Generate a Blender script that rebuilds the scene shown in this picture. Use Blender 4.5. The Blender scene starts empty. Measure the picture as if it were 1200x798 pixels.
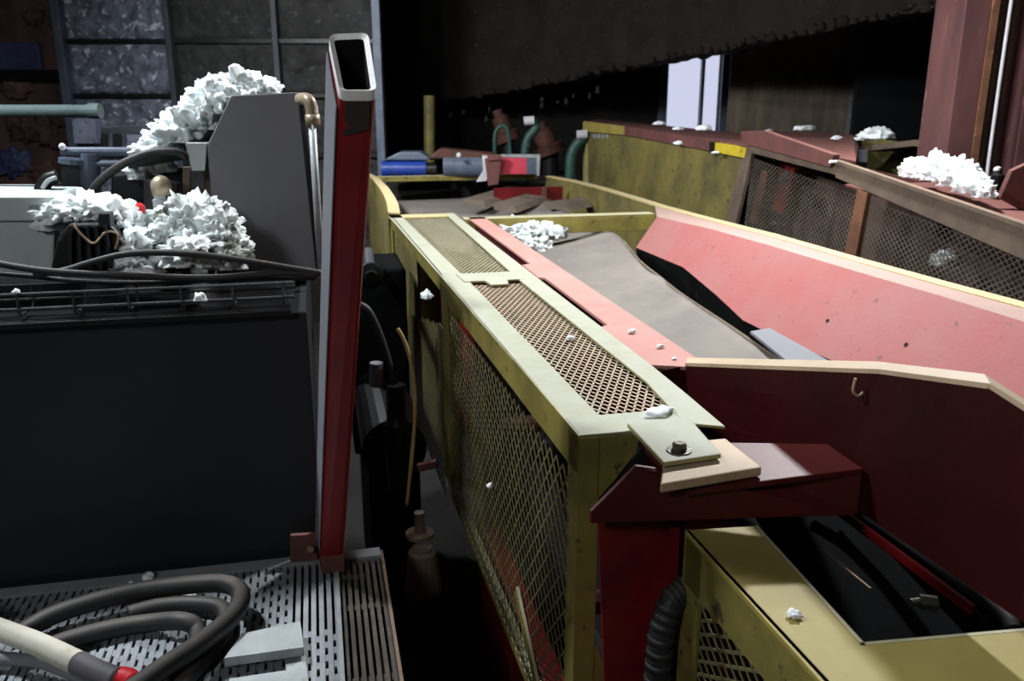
import bpy, bmesh, math, random
from mathutils import Vector, Matrix, noise
random.seed(7)
S = bpy.context.scene
COL = S.collection
# ------------------------------------------------------------------ camera
F = 1000.0; TH = math.atan(.279); H = 2.6
CT, ST = math.cos(TH), math.sin(TH)
cam = bpy.data.objects.new('camera', bpy.data.cameras.new('camera'))
COL.objects.link(cam)
cam.data.sensor_width = 36; cam.data.lens = 36 * F / 1200
cam.data.clip_start = .05; cam.data.clip_end = 100
cam.location = (0, 0, H); cam.rotation_euler = (math.pi / 2 - TH, 0, 0)
cam.data.dof.use_dof = True; cam.data.dof.focus_distance = 2.3; cam.data.dof.aperture_fstop = 5.0
S.camera = cam
# ------------------------------------------------------------------ view, sky, key lamp, added fill lights
vs = S.view_settings
vs.view_transform = 'Standard'; vs.look = 'None'; vs.gamma = 1; vs.use_curve_mapping = False
vs.exposure = 0.0
world = bpy.data.worlds.new('world'); S.world = world; world.use_nodes = True
bgn = world.node_tree.nodes['Background']
bgn.inputs[0].default_value = (.80, .84, 1.0, 1); bgn.inputs[1].default_value = 1.0


def area(name, loc, target, size, power, col):
    l = bpy.data.lights.new(name, 'AREA'); l.shape = 'DISK'; l.size = size; l.energy = power; l.color = col
    o = bpy.data.objects.new(name, l); COL.objects.link(o); o.location = loc
    o.rotation_euler = (Vector(target) - Vector(loc)).to_track_quat('-Z', 'Y').to_euler()
    return o


KEY = (1.6, 4.7, 4.5); LEFT = (-2.5, 3.0, 5.0); FAR = (-2.4, 6.8, 3.95); FILL = (-2.0, -2.6, 4.9)
area('key_lamp', KEY, (.7, 3.4, 1.6), .34, 340, (.95, .98, 1.0))
area('left_fill_light', LEFT, (-1.0, 3.6, 1.8), .5, 310, (.88, .95, 1.0))  # added light to brighten the fluff, hopper and left side
area('far_fill_light', FAR, (.8, 9.0, 2.0), .6, 260, (.95, .97, 1.0))  # added light to brighten the back wall, head box and far sheets
area('rear_fill_light', FILL, (0, 3.2, 1.4), 1.0, 90, (.95, .98, 1.0))  # added behind the camera as weak overall fill

# ------------------------------------------------------------------ frames of reference
AL = math.atan(235 / 1038); CA, SA = math.cos(AL), math.sin(AL)


def W(u, v, z):                      # conveyor frame (u along, v across) -> world
    return Vector((v * CA - u * SA, v * SA + u * CA, z))


def ray(px, py):
    x = (px - 600) / F; y = (399 - py) / F
    return Vector((x, y * ST + CT, y * CT - ST))


O = Vector((0, 0, H))
U, V, Z = Vector((-SA, CA, 0)), Vector((CA, SA, 0)), Vector((0, 0, 1))


def pl(px, py, p0, n):
    d = ray(px, py); return O + d * ((Vector(p0) - O).dot(n) / d.dot(n))


def pz(px, py, z): return pl(px, py, (0, 0, z), Z)
def pY(px, py, y): return pl(px, py, (0, y, 0), Vector((0, 1, 0)))
def pu(px, py, u): return pl(px, py, U * u, U)
def pv(px, py, v): return pl(px, py, V * v, V)


# ------------------------------------------------------------------ materials
def lin(c):
    return tuple((x / 12.92 if x <= .04045 else ((x + .055) / 1.055) ** 2.4) for x in [k / 255 for k in c]) + (1,)


def mat(name, base, var=None, wear=None, dust=None, rough=.6, metal=0., scale=6., wscale=14., wear_at=.62,
        dust_amt=.8, bump=.15, bscale=60., stretch=(1, 1, 1), spec=.4, blotch=None, bl_at=.6):
    m = bpy.data.materials.new(name); m.use_nodes = True
    nt = m.node_tree; n = nt.nodes; L = nt.links
    b = n['Principled BSDF']
    tc = n.new('ShaderNodeTexCoord'); mp = n.new('ShaderNodeMapping'); mp.inputs['Scale'].default_value = stretch
    L.new(tc.outputs['Object'], mp.inputs[0])

    def nz(sc, det=6, rg=.6):
        t = n.new('ShaderNodeTexNoise'); t.inputs['Scale'].default_value = sc; t.inputs['Detail'].default_value = det
        t.inputs['Roughness'].default_value = rg; L.new(mp.outputs[0], t.inputs['Vector']); return t.outputs['Fac']

    def ramp(src, a, c):
        r = n.new('ShaderNodeMapRange'); r.inputs[1].default_value = a; r.inputs[2].default_value = c
        L.new(src, r.inputs[0]); return r.outputs[0]

    def mix(f, a, c):
        x = n.new('ShaderNodeMix'); x.data_type = 'RGBA'
        if f is not None: L.new(f, x.inputs[0])
        for s, q in ((6, a), (7, c)):
            if isinstance(q, tuple): x.inputs[s].default_value = lin(q)
            else: L.new(q, x.inputs[s])
        return x.outputs[2]
    col = mix(ramp(nz(scale), .35, .65), base, var or base)
    if blotch: col = mix(ramp(nz(scale * .45, 4), bl_at, bl_at + .1), col, blotch)
    if wear: col = mix(ramp(nz(wscale, 9, .65), wear_at, wear_at + .06), col, wear)
    if dust:
        g = n.new('ShaderNodeNewGeometry'); sx = n.new('ShaderNodeSeparateXYZ'); L.new(g.outputs['Normal'], sx.inputs[0])
        up = ramp(sx.outputs[2], .6, .95)
        f = n.new('ShaderNodeMath'); f.operation = 'MULTIPLY'; L.new(up, f.inputs[0])
        d2 = n.new('ShaderNodeMapRange'); d2.inputs[1].default_value = .3; d2.inputs[2].default_value = .6
        d2.inputs[3].default_value = dust_amt * .7; d2.inputs[4].default_value = dust_amt
        L.new(nz(scale * 2.3), d2.inputs[0]); L.new(d2.outputs[0], f.inputs[1])
        col = mix(f.outputs[0], col, dust)
    L.new(col, b.inputs['Base Color'])
    b.inputs['Roughness'].default_value = rough; b.inputs['Metallic'].default_value = metal
    b.inputs['Specular IOR Level'].default_value = spec
    if bump:
        bp = n.new('ShaderNodeBump'); bp.inputs['Strength'].default_value = bump; bp.inputs['Distance'].default_value = .01
        L.new(nz(bscale, 8, .7), bp.inputs['Height']); L.new(bp.outputs[0], b.inputs['Normal'])
    return m


OLIVE = mat('olive_yellow_paint', (136, 124, 58), (106, 96, 46), (64, 54, 36), (196, 190, 160), wear_at=.6, dust_amt=.85)
OLIVE_D = mat('grimy_olive_paint', (128, 118, 62), (90, 84, 52), (58, 54, 38), None, wear_at=.6, scale=3, blotch=(92, 84, 48))
YEL = mat('yellow_paint', (166, 150, 76), (142, 126, 60), (96, 84, 54), (168, 152, 92), wear_at=.68, dust_amt=.6)
CREAM = mat('dusty_cream_rail', (200, 184, 132), (180, 162, 104), (150, 134, 96), (206, 188, 146), dust_amt=.9)
PALE = mat('dust_covered_steel', (170, 162, 112), (146, 138, 84), (160, 164, 150), (182, 184, 170), wear_at=.6, dust_amt=.85, wscale=25)
BRONZE = mat('dusty_mesh', (178, 150, 124), (140, 112, 88), (92, 60, 46), (212, 196, 168), dust_amt=.7, bump=.05)
MESHO = mat('olive_mesh', (112, 106, 66), (90, 86, 58), (84, 66, 50), None, bump=.05)
REDP = mat('red_post_paint', (136, 22, 24), (108, 16, 20), (76, 28, 26), None, rough=.45, wear_at=.7, bump=.05)
RED = mat('deep_red_paint', (118, 18, 22), (88, 12, 16), (70, 26, 22), None, rough=.45, wear_at=.7, bump=.08)
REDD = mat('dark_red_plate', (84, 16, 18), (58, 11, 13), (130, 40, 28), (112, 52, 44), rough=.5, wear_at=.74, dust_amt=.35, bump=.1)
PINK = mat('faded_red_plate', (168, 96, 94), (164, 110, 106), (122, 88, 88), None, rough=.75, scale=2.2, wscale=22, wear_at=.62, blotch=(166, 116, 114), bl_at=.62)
PINKF = mat('faded_red_flange', (186, 118, 110), (188, 136, 126), (184, 164, 146), (196, 148, 138), rough=.75, scale=5, dust_amt=.5)
TAN = mat('dusty_tan_edge', (196, 170, 142), (176, 150, 124), (150, 104, 90), (212, 190, 162), dust_amt=.7)
BELT = mat('grey_rubber_belt', (132, 124, 116), (112, 106, 100), (150, 142, 132), None, rough=.85, scale=2.5, wscale=9, wear_at=.64, bump=.2, bscale=120)
BELTB = mat('brown_grey_belt', (118, 104, 90), (92, 82, 72), (138, 124, 106), None, rough=.9, scale=4)
MAROON = mat('shaded_maroon_plate', (56, 12, 13), (40, 9, 10), (96, 18, 18), None, rough=.55, wear_at=.72, scale=3, spec=.12)  # red lowered to maroon, the plate's shade is in its colour
BLK2 = mat('near_black_shade', (14, 15, 16), (10, 10, 11), None, None, rough=.9, spec=.05)  # near-black base carries the shade of the guard opening and machine gap
BLACK = mat('black_enamel', (30, 34, 38), (24, 27, 31), (44, 48, 52), None, rough=.55, wear_at=.72, bump=.04, scale=2)
DARKM = mat('greasy_metal_and_shade', (34, 34, 34), (22, 22, 23), (60, 56, 52), None, rough=.4, metal=.3)  # also paints shade inside the post tube and under the skirt
RUBBER = mat('black_rubber_hose', (46, 45, 46), (34, 34, 36), (84, 74, 64), (110, 102, 94), rough=.55, dust_amt=.5, bump=.1, wear_at=.66)
GREYP = mat('grey_sheet_metal', (128, 128, 134), (120, 120, 126), (126, 126, 130), None, rough=.55, scale=2, bump=0)
GALV = mat('galvanised_steel', (172, 176, 178), (142, 148, 150), (112, 108, 104), (186, 190, 190), rough=.5, metal=.35, scale=12, dust_amt=.4)
GRATE = mat('worn_steel_grating', (150, 154, 158), (116, 120, 124), (88, 82, 76), (164, 168, 172), rough=.5, metal=.3, scale=14, dust_amt=.5)
GRATED = mat('shaded_brown_grating', (92, 84, 74), (70, 64, 58), (104, 76, 60), None, rough=.7, scale=14)  # darker than the main grating, the cage's shade is in this colour
FLUFF = mat('white_fluff', (250, 253, 253), (238, 246, 247), None, None, rough=.95, scale=20, bump=.25, bscale=120, spec=.1)
FLUFFG = mat('grimy_fluff', (240, 246, 246), (206, 212, 208), (92, 94, 84), None, rough=.95, scale=9, wscale=7, wear_at=.53, bump=.25, bscale=120, spec=.1)
WHITEP = mat('off_white_enamel', (196, 204, 202), (184, 192, 190), (140, 138, 130), None, rough=.5, wear_at=.72, bump=.02)
BRASS = mat('dull_brass', (176, 162, 138), (140, 122, 100), (214, 206, 190), None, rough=.4, metal=.3)
REDB = mat('bright_red_plastic', (214, 34, 44), (190, 26, 36), None, None, rough=.5)
CONC = mat('grimy_concrete', (44, 42, 40), (30, 29, 28), (60, 56, 50), None, rough=.9, scale=1.5)
DWALL = mat('sooty_wall_and_shade', (36, 32, 28), (24, 22, 20), (50, 40, 32), None, rough=.9, scale=1.2, bump=.3, bscale=14)
BRWALL = mat('brown_dirty_wall', (112, 84, 76), (70, 54, 50), (136, 104, 94), None, rough=.9, scale=2.5, bump=.3, bscale=12)
CAKED = mat('dust_caked_panel', (56, 56, 56), (40, 40, 40), (80, 80, 78), None, rough=.95, scale=6, bump=.8, bscale=22, wear_at=.6)
CAKEDB = mat('pale_caked_panel', (124, 130, 146), (76, 82, 94), (196, 200, 212), None, rough=.95, scale=9, bump=.8, bscale=24, wear_at=.56, wscale=11)
BLUEG = mat('blue_grey_paint', (92, 102, 118), (72, 82, 98), (124, 128, 132), None, rough=.5, wear_at=.66)
BLUE = mat('blue_motor_paint', (28, 62, 150), (20, 44, 120), (60, 70, 90), None, rough=.45)
TEAL = mat('teal_pipe_paint', (54, 88, 80), (40, 68, 64), (120, 140, 130), None, rough=.5)
ORB = mat('orange_brown_casting', (92, 54, 40), (64, 40, 34), None, None, rough=.7)
RUSTR = mat('rust_red_steel', (112, 68, 62), (88, 54, 50), (84, 72, 64), (148, 100, 92), rough=.75, scale=5, dust_amt=.6)
BRN = mat('brown_grey_steel', (112, 96, 80), (88, 76, 66), (136, 108, 88), (160, 132, 112), rough=.75, scale=5, dust_amt=.5)
MESHB = mat('brown_grey_mesh', (112, 102, 90), (90, 80, 70), (120, 96, 76), None, bump=.05)
RUSTB = mat('rusty_brown_bar', (122, 82, 58), (96, 64, 48), (150, 108, 70), None, rough=.8)
COLM = mat('maroon_column_paint', (112, 74, 72), (84, 54, 54), (130, 96, 90), None, rough=.6, scale=3, stretch=(1, 1, .3))
DUCT = mat('dust_brown_duct', (44, 37, 31), (28, 25, 22), (66, 52, 40), None, rough=.95, scale=3, bump=.6, bscale=16)
TANC = mat('tan_cable_jacket', (176, 148, 96), (150, 124, 80), None, None, rough=.6)
WHITEC = mat('white_cable_jacket', (214, 214, 218), (190, 190, 196), None, None, rough=.6)
BLUEP = mat('slate_blue_panel', (74, 82, 120), (60, 66, 100), None, None, rough=.6)
BOLT = mat('oily_bolt_steel', (120, 118, 104), (70, 66, 56), (170, 168, 150), None, rough=.35, metal=.7)
GREYD = mat('dark_grey_trim', (64, 68, 74), (50, 54, 58), (90, 92, 94), None)
PINKISH = mat('pinkish_dirt', (128, 98, 92), (90, 68, 64), None, None, rough=.9)
TEALD = mat('streaked_grey_sheet', (150, 134, 114), (110, 100, 88), (170, 184, 182), None, rough=.8, scale=2, stretch=(3, 3, .6), wear_at=.64)
BRMID = mat('brown_backing_plate', (92, 74, 64), (70, 56, 50), (110, 88, 74), None)
GLASS = bpy.data.materials.new('hazy_window_glass'); GLASS.use_nodes = True
_n = GLASS.node_tree.nodes; _l = GLASS.node_tree.links
for q in list(_n):
    if q.type == 'BSDF_PRINCIPLED': _n.remove(q)
_t = _n.new('ShaderNodeBsdfTransparent'); _t.inputs[0].default_value = (.93, .93, .97, 1)
_g = _n.new('ShaderNodeBsdfGlossy'); _g.inputs['Roughness'].default_value = .1
_m = _n.new('ShaderNodeMixShader'); _m.inputs[0].default_value = .06
_l.new(_t.outputs[0], _m.inputs[1]); _l.new(_g.outputs[0], _m.inputs[2])
_l.new(_m.outputs[0], _n['Material Output'].inputs[0])
LENS = bpy.data.materials.new('unseen_lamp_lens'); LENS.use_nodes = True
LENS.node_tree.nodes['Principled BSDF'].inputs['Emission Color'].default_value = (.93, .98, 1, 1)
LENS.node_tree.nodes['Principled BSDF'].inputs['Emission Strength'].default_value = 6  # glow for the key lamp and the added fill lights


# ------------------------------------------------------------------ mesh collector
class M:
    def __init__(s): s.v = []; s.f = []

    def add(s, vs, fs):
        k = len(s.v); s.v += [Vector(p) for p in vs]; s.f += [tuple(k + i for i in f) for f in fs]; return s

    def prism(s, pts, vec):
        pts = [Vector(p) for p in pts]; vec = Vector(vec); n = len(pts)
        nor = Vector((0, 0, 0))
        for i in range(n): nor += pts[i].cross(pts[(i + 1) % n])
        if nor.dot(vec) > 0: pts.reverse()
        return s.add(pts + [p + vec for p in pts],
                     [tuple(range(n)), tuple(range(2 * n - 1, n - 1, -1))] +
                     [(i, i + n, (i + 1) % n + n, (i + 1) % n) for i in range(n)])

    def box(s, u0, u1, v0, v1, z0, z1):
        return s.prism([W(u0, v0, z0), W(u0, v1, z0), W(u1, v1, z0), W(u1, v0, z0)], (0, 0, z1 - z0))

    def wbox(s, x0, x1, y0, y1, z0, z1):
        return s.prism([(x0, y0, z0), (x1, y0, z0), (x1, y1, z0), (x0, y1, z0)], (0, 0, z1 - z0))

    def bar(s, p, q, w, h, up=Z):    # rectangular bar, p->q on its axis
        p, q = Vector(p), Vector(q); d = (q - p).normalized(); sd = d.cross(up).normalized(); u2 = sd.cross(d)
        a, b = sd * w / 2, u2 * h / 2
        return s.prism([p - a - b, p + a - b, p + a + b, p - a + b], q - p)

    def tube(s, path, r, n=10, caps=True, smooth=6):
        P = [Vector(p) for p in path]
        if smooth and len(P) > 2:
            Q = []
            for i in range(len(P) - 1):
                a, b, c, d = P[max(i - 1, 0)], P[i], P[i + 1], P[min(i + 2, len(P) - 1)]
                for k in range(smooth):
                    t = k / smooth
                    Q.append(.5 * ((2 * b) + (c - a) * t + (2 * a - 5 * b + 4 * c - d) * t * t + (3 * b - a - 3 * c + d) * t ** 3))
            P = Q + [P[-1]]
        rings = []; ref = Vector((.31, .17, .93))
        for i, p in enumerate(P):
            t = (P[min(i + 1, len(P) - 1)] - P[max(i - 1, 0)]).normalized()
            if i == 0:
                a = t.cross(ref).normalized()
            else:
                a = (a - t * a.dot(t)).normalized()
            b = t.cross(a)
            rr = r(i / (len(P) - 1)) if callable(r) else r
            rings.append([p + (a * math.cos(6.28318 * k / n) + b * math.sin(6.28318 * k / n)) * rr for k in range(n)])
        vs = [v for R in rings for v in R]; fs = []
        for i in range(len(P) - 1):
            for k in range(n):
                k2 = (k + 1) % n
                fs.append((i * n + k, i * n + k2, (i + 1) * n + k2, (i + 1) * n + k))
        if caps: fs += [tuple(range(n - 1, -1, -1)), tuple((len(P) - 1) * n + k for k in range(n))]
        return s.add(vs, fs)

    def cyl(s, p, q, r, n=20): return s.tube([p, q], r, n, True, 0)

    def lathe(s, base, axis, prof, n=20):   # prof: (dist along axis, radius)
        axis = Vector(axis).normalized(); a = axis.cross(Vector((.3, .5, .81))).normalized(); b = axis.cross(a); base = Vector(base)
        vs = [base + axis * h + (a * math.cos(6.28318 * k / n) + b * math.sin(6.28318 * k / n)) * r for h, r in prof for k in range(n)]
        fs = [(i * n + k, i * n + (k + 1) % n, (i + 1) * n + (k + 1) % n, (i + 1) * n + k) for i in range(len(prof) - 1) for k in range(n)]
        fs += [tuple(range(n - 1, -1, -1)), tuple((len(prof) - 1) * n + k for k in range(n))]
        return s.add(vs, fs)

    def grid(s, rows, th):           # thick sheet from rows of points; th = thickness vector
        R = len(rows); C = len(rows[0]); th = Vector(th)
        top = [Vector(p) for r in rows for p in r]; vs = top + [p + th for p in top]; n = R * C; fs = []
        for i in range(R - 1):
            for j in range(C - 1):
                a, b, c, d = i * C + j, i * C + j + 1, (i + 1) * C + j + 1, (i + 1) * C + j
                fs += [(a, b, c, d), (a + n, d + n, c + n, b + n)]
        edge = [(i * C, (i + 1) * C) for i in range(R - 1)] + [((i + 1) * C + C - 1, i * C + C - 1) for i in range(R - 1)]
        edge += [(j + 1, j) for j in range(C - 1)] + [((R - 1) * C + j, (R - 1) * C + j + 1) for j in range(C - 1)]
        fs += [(a, b, b + n, a + n) for a, b in edge]
        return s.add(vs, fs)

    def lump(s, c, rad, sub=4, amp=.35, sc=5., seed=0, crumb=.25, rot=0, flat=-.35):
        bm = bmesh.new(); bmesh.ops.create_icosphere(bm, subdivisions=sub, radius=1); bm.verts.ensure_lookup_table()
        c = Vector(c); off = Vector((seed * 7.3, seed * 3.1, seed * 5.7)); rm = Matrix.Rotation(rot, 3, 'Z'); vs = []
        mr = max(rad)
        for v in bm.verts:
            d = v.co.normalized(); q = Vector((d.x * rad[0], d.y * rad[1], d.z * rad[2]))
            k = noise.fractal(q * sc / mr * .5 + off, 1.0, 2.0, 3) * amp
            cell = noise.voronoi(q * sc / mr * .62 + off)[0][0]
            k += (max(0, 1 - (cell / .62) ** 2) ** .5 - .6) * crumb * .7
            c2 = noise.voronoi(q * sc / mr * (1.5 if sub > 3 else .9) + off)[0][0]
            k += (max(0, 1 - (c2 / .62) ** 2) ** .5 - .6) * crumb * .32
            p = q * (1 + k)
            p.z = max(p.z, flat * rad[2])
            vs.append(c + rm @ p)
        fs = [tuple(x.index for x in f.verts) for f in bm.faces]; bm.free()
        return s.add(vs, fs)

    def mesh_sheet(s, o, ax, ay, wx, wy, lx, ly, sw, th, inside=None):   # expanded metal; lx, ly = diamond diagonals
        o, ax, ay = Vector(o), Vector(ax).normalized(), Vector(ay).normalized(); nn = ax.cross(ay)
        nx, ny = int(wx / (lx / 2)), int(wy / (ly / 2))
        for i in range(nx):
            for j in range(ny + 1):
                if (i + j) % 2: continue
                for dj in (1, -1):
                    if not 0 <= j + dj <= ny: continue
                    x0, y0, x1, y1 = i * lx / 2, j * ly / 2, (i + 1) * lx / 2, (j + dj) * ly / 2
                    if inside and not (inside(x0, y0) and inside(x1, y1)): continue
                    p, q = o + ax * x0 + ay * y0, o + ax * x1 + ay * y1
                    d = (q - p).normalized(); sd = d.cross(nn).normalized() * sw / 2; t = (nn + sd.normalized() * .5 * dj).normalized() * th / 2
                    s.add([p - sd - t, p + sd - t, p + sd + t, p - sd + t, q - sd - t, q + sd - t, q + sd + t, q - sd + t],
                          [(0, 1, 5, 4), (1, 2, 6, 5), (2, 3, 7, 6), (3, 0, 4, 7)])
        return s


def obj(name, m, mt, parent=None, bevel=0., smooth=False, label=None, kind=None):
    loc = Vector((0, 0, 0))
    if parent is not None:
        loc = wloc(parent)
    else:
        xs = m.v; loc = Vector(((min(p.x for p in xs) + max(p.x for p in xs)) / 2, (min(p.y for p in xs) + max(p.y for p in xs)) / 2, min(p.z for p in xs)))
    me = bpy.data.meshes.new(name); me.from_pydata([p - loc for p in m.v], [], m.f)
    bm = bmesh.new(); bm.from_mesh(me); bmesh.ops.recalc_face_normals(bm, faces=bm.faces[:]); bm.to_mesh(me); bm.free()
    me.materials.append(mt)
    if smooth: me.shade_smooth()
    o = bpy.data.objects.new(name, me); COL.objects.link(o)
    if parent is None: o.location = loc
    else: o.parent = parent
    if bevel:
        b = o.modifiers.new('bevel', 'BEVEL'); b.width = bevel; b.segments = 2; b.limit_method = 'ANGLE'; b.angle_limit = .6
    if label: o['label'] = label
    if kind: o['kind'] = kind
    return o


def wloc(o):
    v = o.location.copy()
    while o.parent is not None: o = o.parent; v += o.location
    return v


def thing(name, label, cat, loc, group=None):
    o = bpy.data.objects.new(name, None); COL.objects.link(o); o.location = loc; o.empty_display_size = .1
    o['label'] = label; o['category'] = cat
    if group: o['group'] = group
    return o


def tag(o, label, cat, group=None):
    o['label'] = label; o['category'] = cat
    if group: o['group'] = group
    return o


def struct(name, m, mt, **k):
    o = obj(name, m, mt, **k); o['kind'] = 'structure'; return o


# ================================================================== THE ROOM
struct('floor', M().wbox(-8, 8, -5, 15, -.2, 0), CONC)
ceiling = struct('ceiling', M().wbox(-8, 8, -5, 15, 6.6, 6.8), DWALL)
WX0, WX1 = 2.27, 3.05
sc14 = 14.0 / 13.0
wbk = M(); a0, a1 = WX0 * sc14, WX1 * sc14; b0, b1 = 1.7, 3.42
wbk.wbox(-8, a0, 14, 14.2, 0, 6.6).wbox(a1, 8, 14, 14.2, 0, 6.6).wbox(a0, a1, 14, 14.2, 0, b0).wbox(a0, a1, 14, 14.2, b1, 6.6)
wall_back = struct('wall_back', wbk, DWALL)
win = struct('window_1', M().wbox(a0 - .14, a0, 13.93, 14.02, b0 - .1, b1 + .1).wbox(a1, a1 + .16, 13.93, 14.02, b0 - .1, b1 + .1)
             .wbox(a0, a1, 13.93, 14.02, b1, b1 + .1).wbox(a0, a1, 13.93, 14.02, b0 - .1, b0), BLUEG, bevel=.01)
mx = pY(823, 100, 14).x
obj('mullion', M().wbox(mx - .022, mx + .022, 13.95, 14.1, b0, b1), BLUEG, win)
obj('pane', M().wbox(a0, mx - .035, 14.04, 14.05, b0, b1), GLASS, win)
obj('pane', M().wbox(mx + .035, a1, 14.04, 14.05, b0, b1), GLASS, win)
struct('wall_right', M().wbox(8, 8.2, -5, 14.2, 0, 6.6), DWALL)
struct('wall_rear', M().wbox(-8, 8, -5.2, -5, 0, 6.6), DWALL)
struct('wall_far_left', M().wbox(-8.2, -8, -5.2, 14.2, 0, 6.6), DWALL)
for nm, L_, r in (('key', KEY, .17), ('left', LEFT, .25), ('far', FAR, .3), ('fill', FILL, .5)):
    h = M().lathe((L_[0], L_[1], L_[2] + .03), (0, 0, 1), [(0, r + .02), (.05, r + .04), (.12, r * .8), (.3, .1), (.4, .09), (.42, .02)], 24)
    h.cyl((L_[0], L_[1], L_[2] + .4), (L_[0], L_[1], 6.6), .012, 8)
    lh = obj('unseen_lamp_housing', h, DARKM, ceiling)  # out of view; all but the key one dress added fill lights
    obj('unseen_lamp_lens', M().lathe((L_[0], L_[1], L_[2] + .012), (0, 0, 1), [(0, r), (.016, r)], 24), LENS, lh)

# caked sheeting of the left-hand wall
YP = 10.0
xs = [pY(74, 60, YP).x, pY(201, 60, YP).x, pY(325, 60, YP).x, pY(443, 60, YP).x]
wl = struct('wall_left', M().wbox(xs[0], xs[3], YP + .12, YP + .16, 0, 4.6), DWALL)
zs = [.6, 1.5, pY(200, 182, YP).z, pY(200, 112, YP).z, pY(200, 48, YP).z, 4.1, 4.6]


def caked(x0, x1, z0, z1, seed):
    rows = []; nx, nz_ = 44, 26
    for j in range(nz_ + 1):
        r = []
        for i in range(nx + 1):
            x = x0 + (x1 - x0) * i / nx; z = z0 + (z1 - z0) * j / nz_
            e = min(i, nx - i, j, nz_ - j); e = min(1, e / 2)
            d = (noise.fractal(Vector((x * 6, z * 6, seed)), 1, 2, 3) * .05 + .05 - noise.voronoi(Vector((x * 9, z * 9, seed)))[0][0] * .05) * e
            r.append((x, YP + .06 - max(0, d), z))
        rows.append(r)
    return M().grid(rows, (0, .05, 0))


for c in range(3):
    for r in range(6):
        pale = c == 0 and r in (1, 2, 3, 4)
        obj('panel', caked(xs[c] + .03, xs[c + 1] - .03, zs[r] + .018, zs[r + 1] - .018, c * 9 + r * 2.3), CAKEDB if pale else CAKED, wl, smooth=True,
            label='panel caked with pale blue-grey dust' if pale else None)
for k, x in enumerate(xs):
    w = .045 if k in (0, 3) else .03
    obj('post', M().wbox(x - w, x + w, YP - .08, YP + .1, 0, 4.6), BLUEG if k in (0, 3) else GREYD, wl, bevel=.006)
for z in zs[1:6]:
    obj('rail', M().wbox(xs[0], xs[3], YP - .01, YP + .08, z - .022, z + .022), DARKM, wl)
# brown wall seen left of the sheeting
YB = 10.6
wbr = struct('wall_side', M().wbox(-7.9, xs[0] + .3, YB, YB + .1, 0, 5.0), BRWALL)
p0, p1 = pY(-30, 82, YB), pY(48, 50, YB)
obj('rail', M().wbox(-7.9, xs[0], YB - .14, YB, p0.z - .12, p0.z), DARKM, wbr)
tag(obj('panel_sign', M().wbox(p0.x, p1.x, YB - .06, YB, p0.z, p1.z), BLUEP, bevel=.008), 'slate blue flat panel mounted on the brown wall at far left', 'panel')
dirt = [(20, 100, .22, PINKISH), (30, 150, .25, BRWALL), (60, 160, .2, BRWALL), (15, 190, .26, BLUEP), (50, 200, .2, BRWALL), (40, 20, .14, BRWALL), (70, 140, .12, BRWALL)]
for k, (a, b, sz, mt_) in enumerate(dirt):
    obj('caked_lump', M().lump(pY(a, b, YB - .02), (sz * .9, .07, sz * .7), 4, .4, 5, k, .3, 0, -3), mt_, wbr, smooth=True)

# far dark sheets, door-like opening and duct at the right back
sh = M(); q = [pY(858, 60, 12.6), pY(1004, 50, 12.6)]
sheet = struct('trim_1', M().wbox(q[0].x, q[1].x, 12.6, 12.66, 0, 3.9), TEALD)
obj('edge_strip', M().wbox(q[1].x - .02, q[1].x + .07, 12.54, 12.7, 0, 3.7), GALV, sheet)
d0, d1 = pY(1010, 50, 11.4), pY(1150, 50, 11.4)
struct('door_1', M().wbox(d0.x, d1.x, 11.4, 11.5, 0, 4.0), BLACK)
edge = [((470, 128), 13.0), ((560, 112), 12.6), ((640, 98), 12.0), ((700, 86), 11.5), ((780, 70), 10.8), ((830, 61), 10.3), ((880, 50), 9.8), ((940, 40), 9.2),
        ((1000, 27), 8.6), ((1060, 14), 8.0), ((1130, 2), 7.4), ((1215, -18), 6.7)]
pts = [pY(*p, y) for p, y in edge]
rows_b = []; rows = [[], [], []]
for k in range(len(pts) - 1):
    for i in range(8):
        t = i / 8; p = pts[k].lerp(pts[k + 1], t)
        jz = noise.fractal(Vector((p.x * 3, p.y * 3, 2)), 1, 2, 4) * .05
        rows[0].append(p + Vector((0, 0, jz))); rows[1].append(p + Vector((0, -.02, .5 + jz))); rows[2].append(p + Vector((0, .0, 2.3)))
duct = struct('trim_2', M().grid(rows, (.25, .9, 0)), DUCT)
obj('dirt_fringe', (lambda m: [m.lump(pts[k].lerp(pts[k + 1], t) + Vector((0, -.03, -.02 + .05 * random.random())), (.03 + .05 * random.random(), .05, .03 + .05 * random.random()), 2, .5, 3, k * 5 + t * 9)
                          for k in range(len(pts) - 1) for t in (.02, .22, .4, .6, .8)] and m)(M()), DUCT, duct, smooth=True)
wisp = M()
for i in range(14):
    k = int(random.random() * 2.9); p = pts[k].lerp(pts[k + 1], random.random()) + Vector((0, -.2, .15 * random.random() - .35))
    wisp.lump(p, (.015 + .02 * random.random(), .02, .03 + .06 * random.random()), 1, .4, 3, i)
for i in range(10):
    p = pts[9].lerp(pts[10], random.random()) + Vector((0, -.1, .12 * random.random() - .02)); wisp.lump(p, (.03, .03, .03), 1, .4, 3, i)
obj('hanging_lint', wisp, CAKED, duct, smooth=True, kind='stuff')

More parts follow.
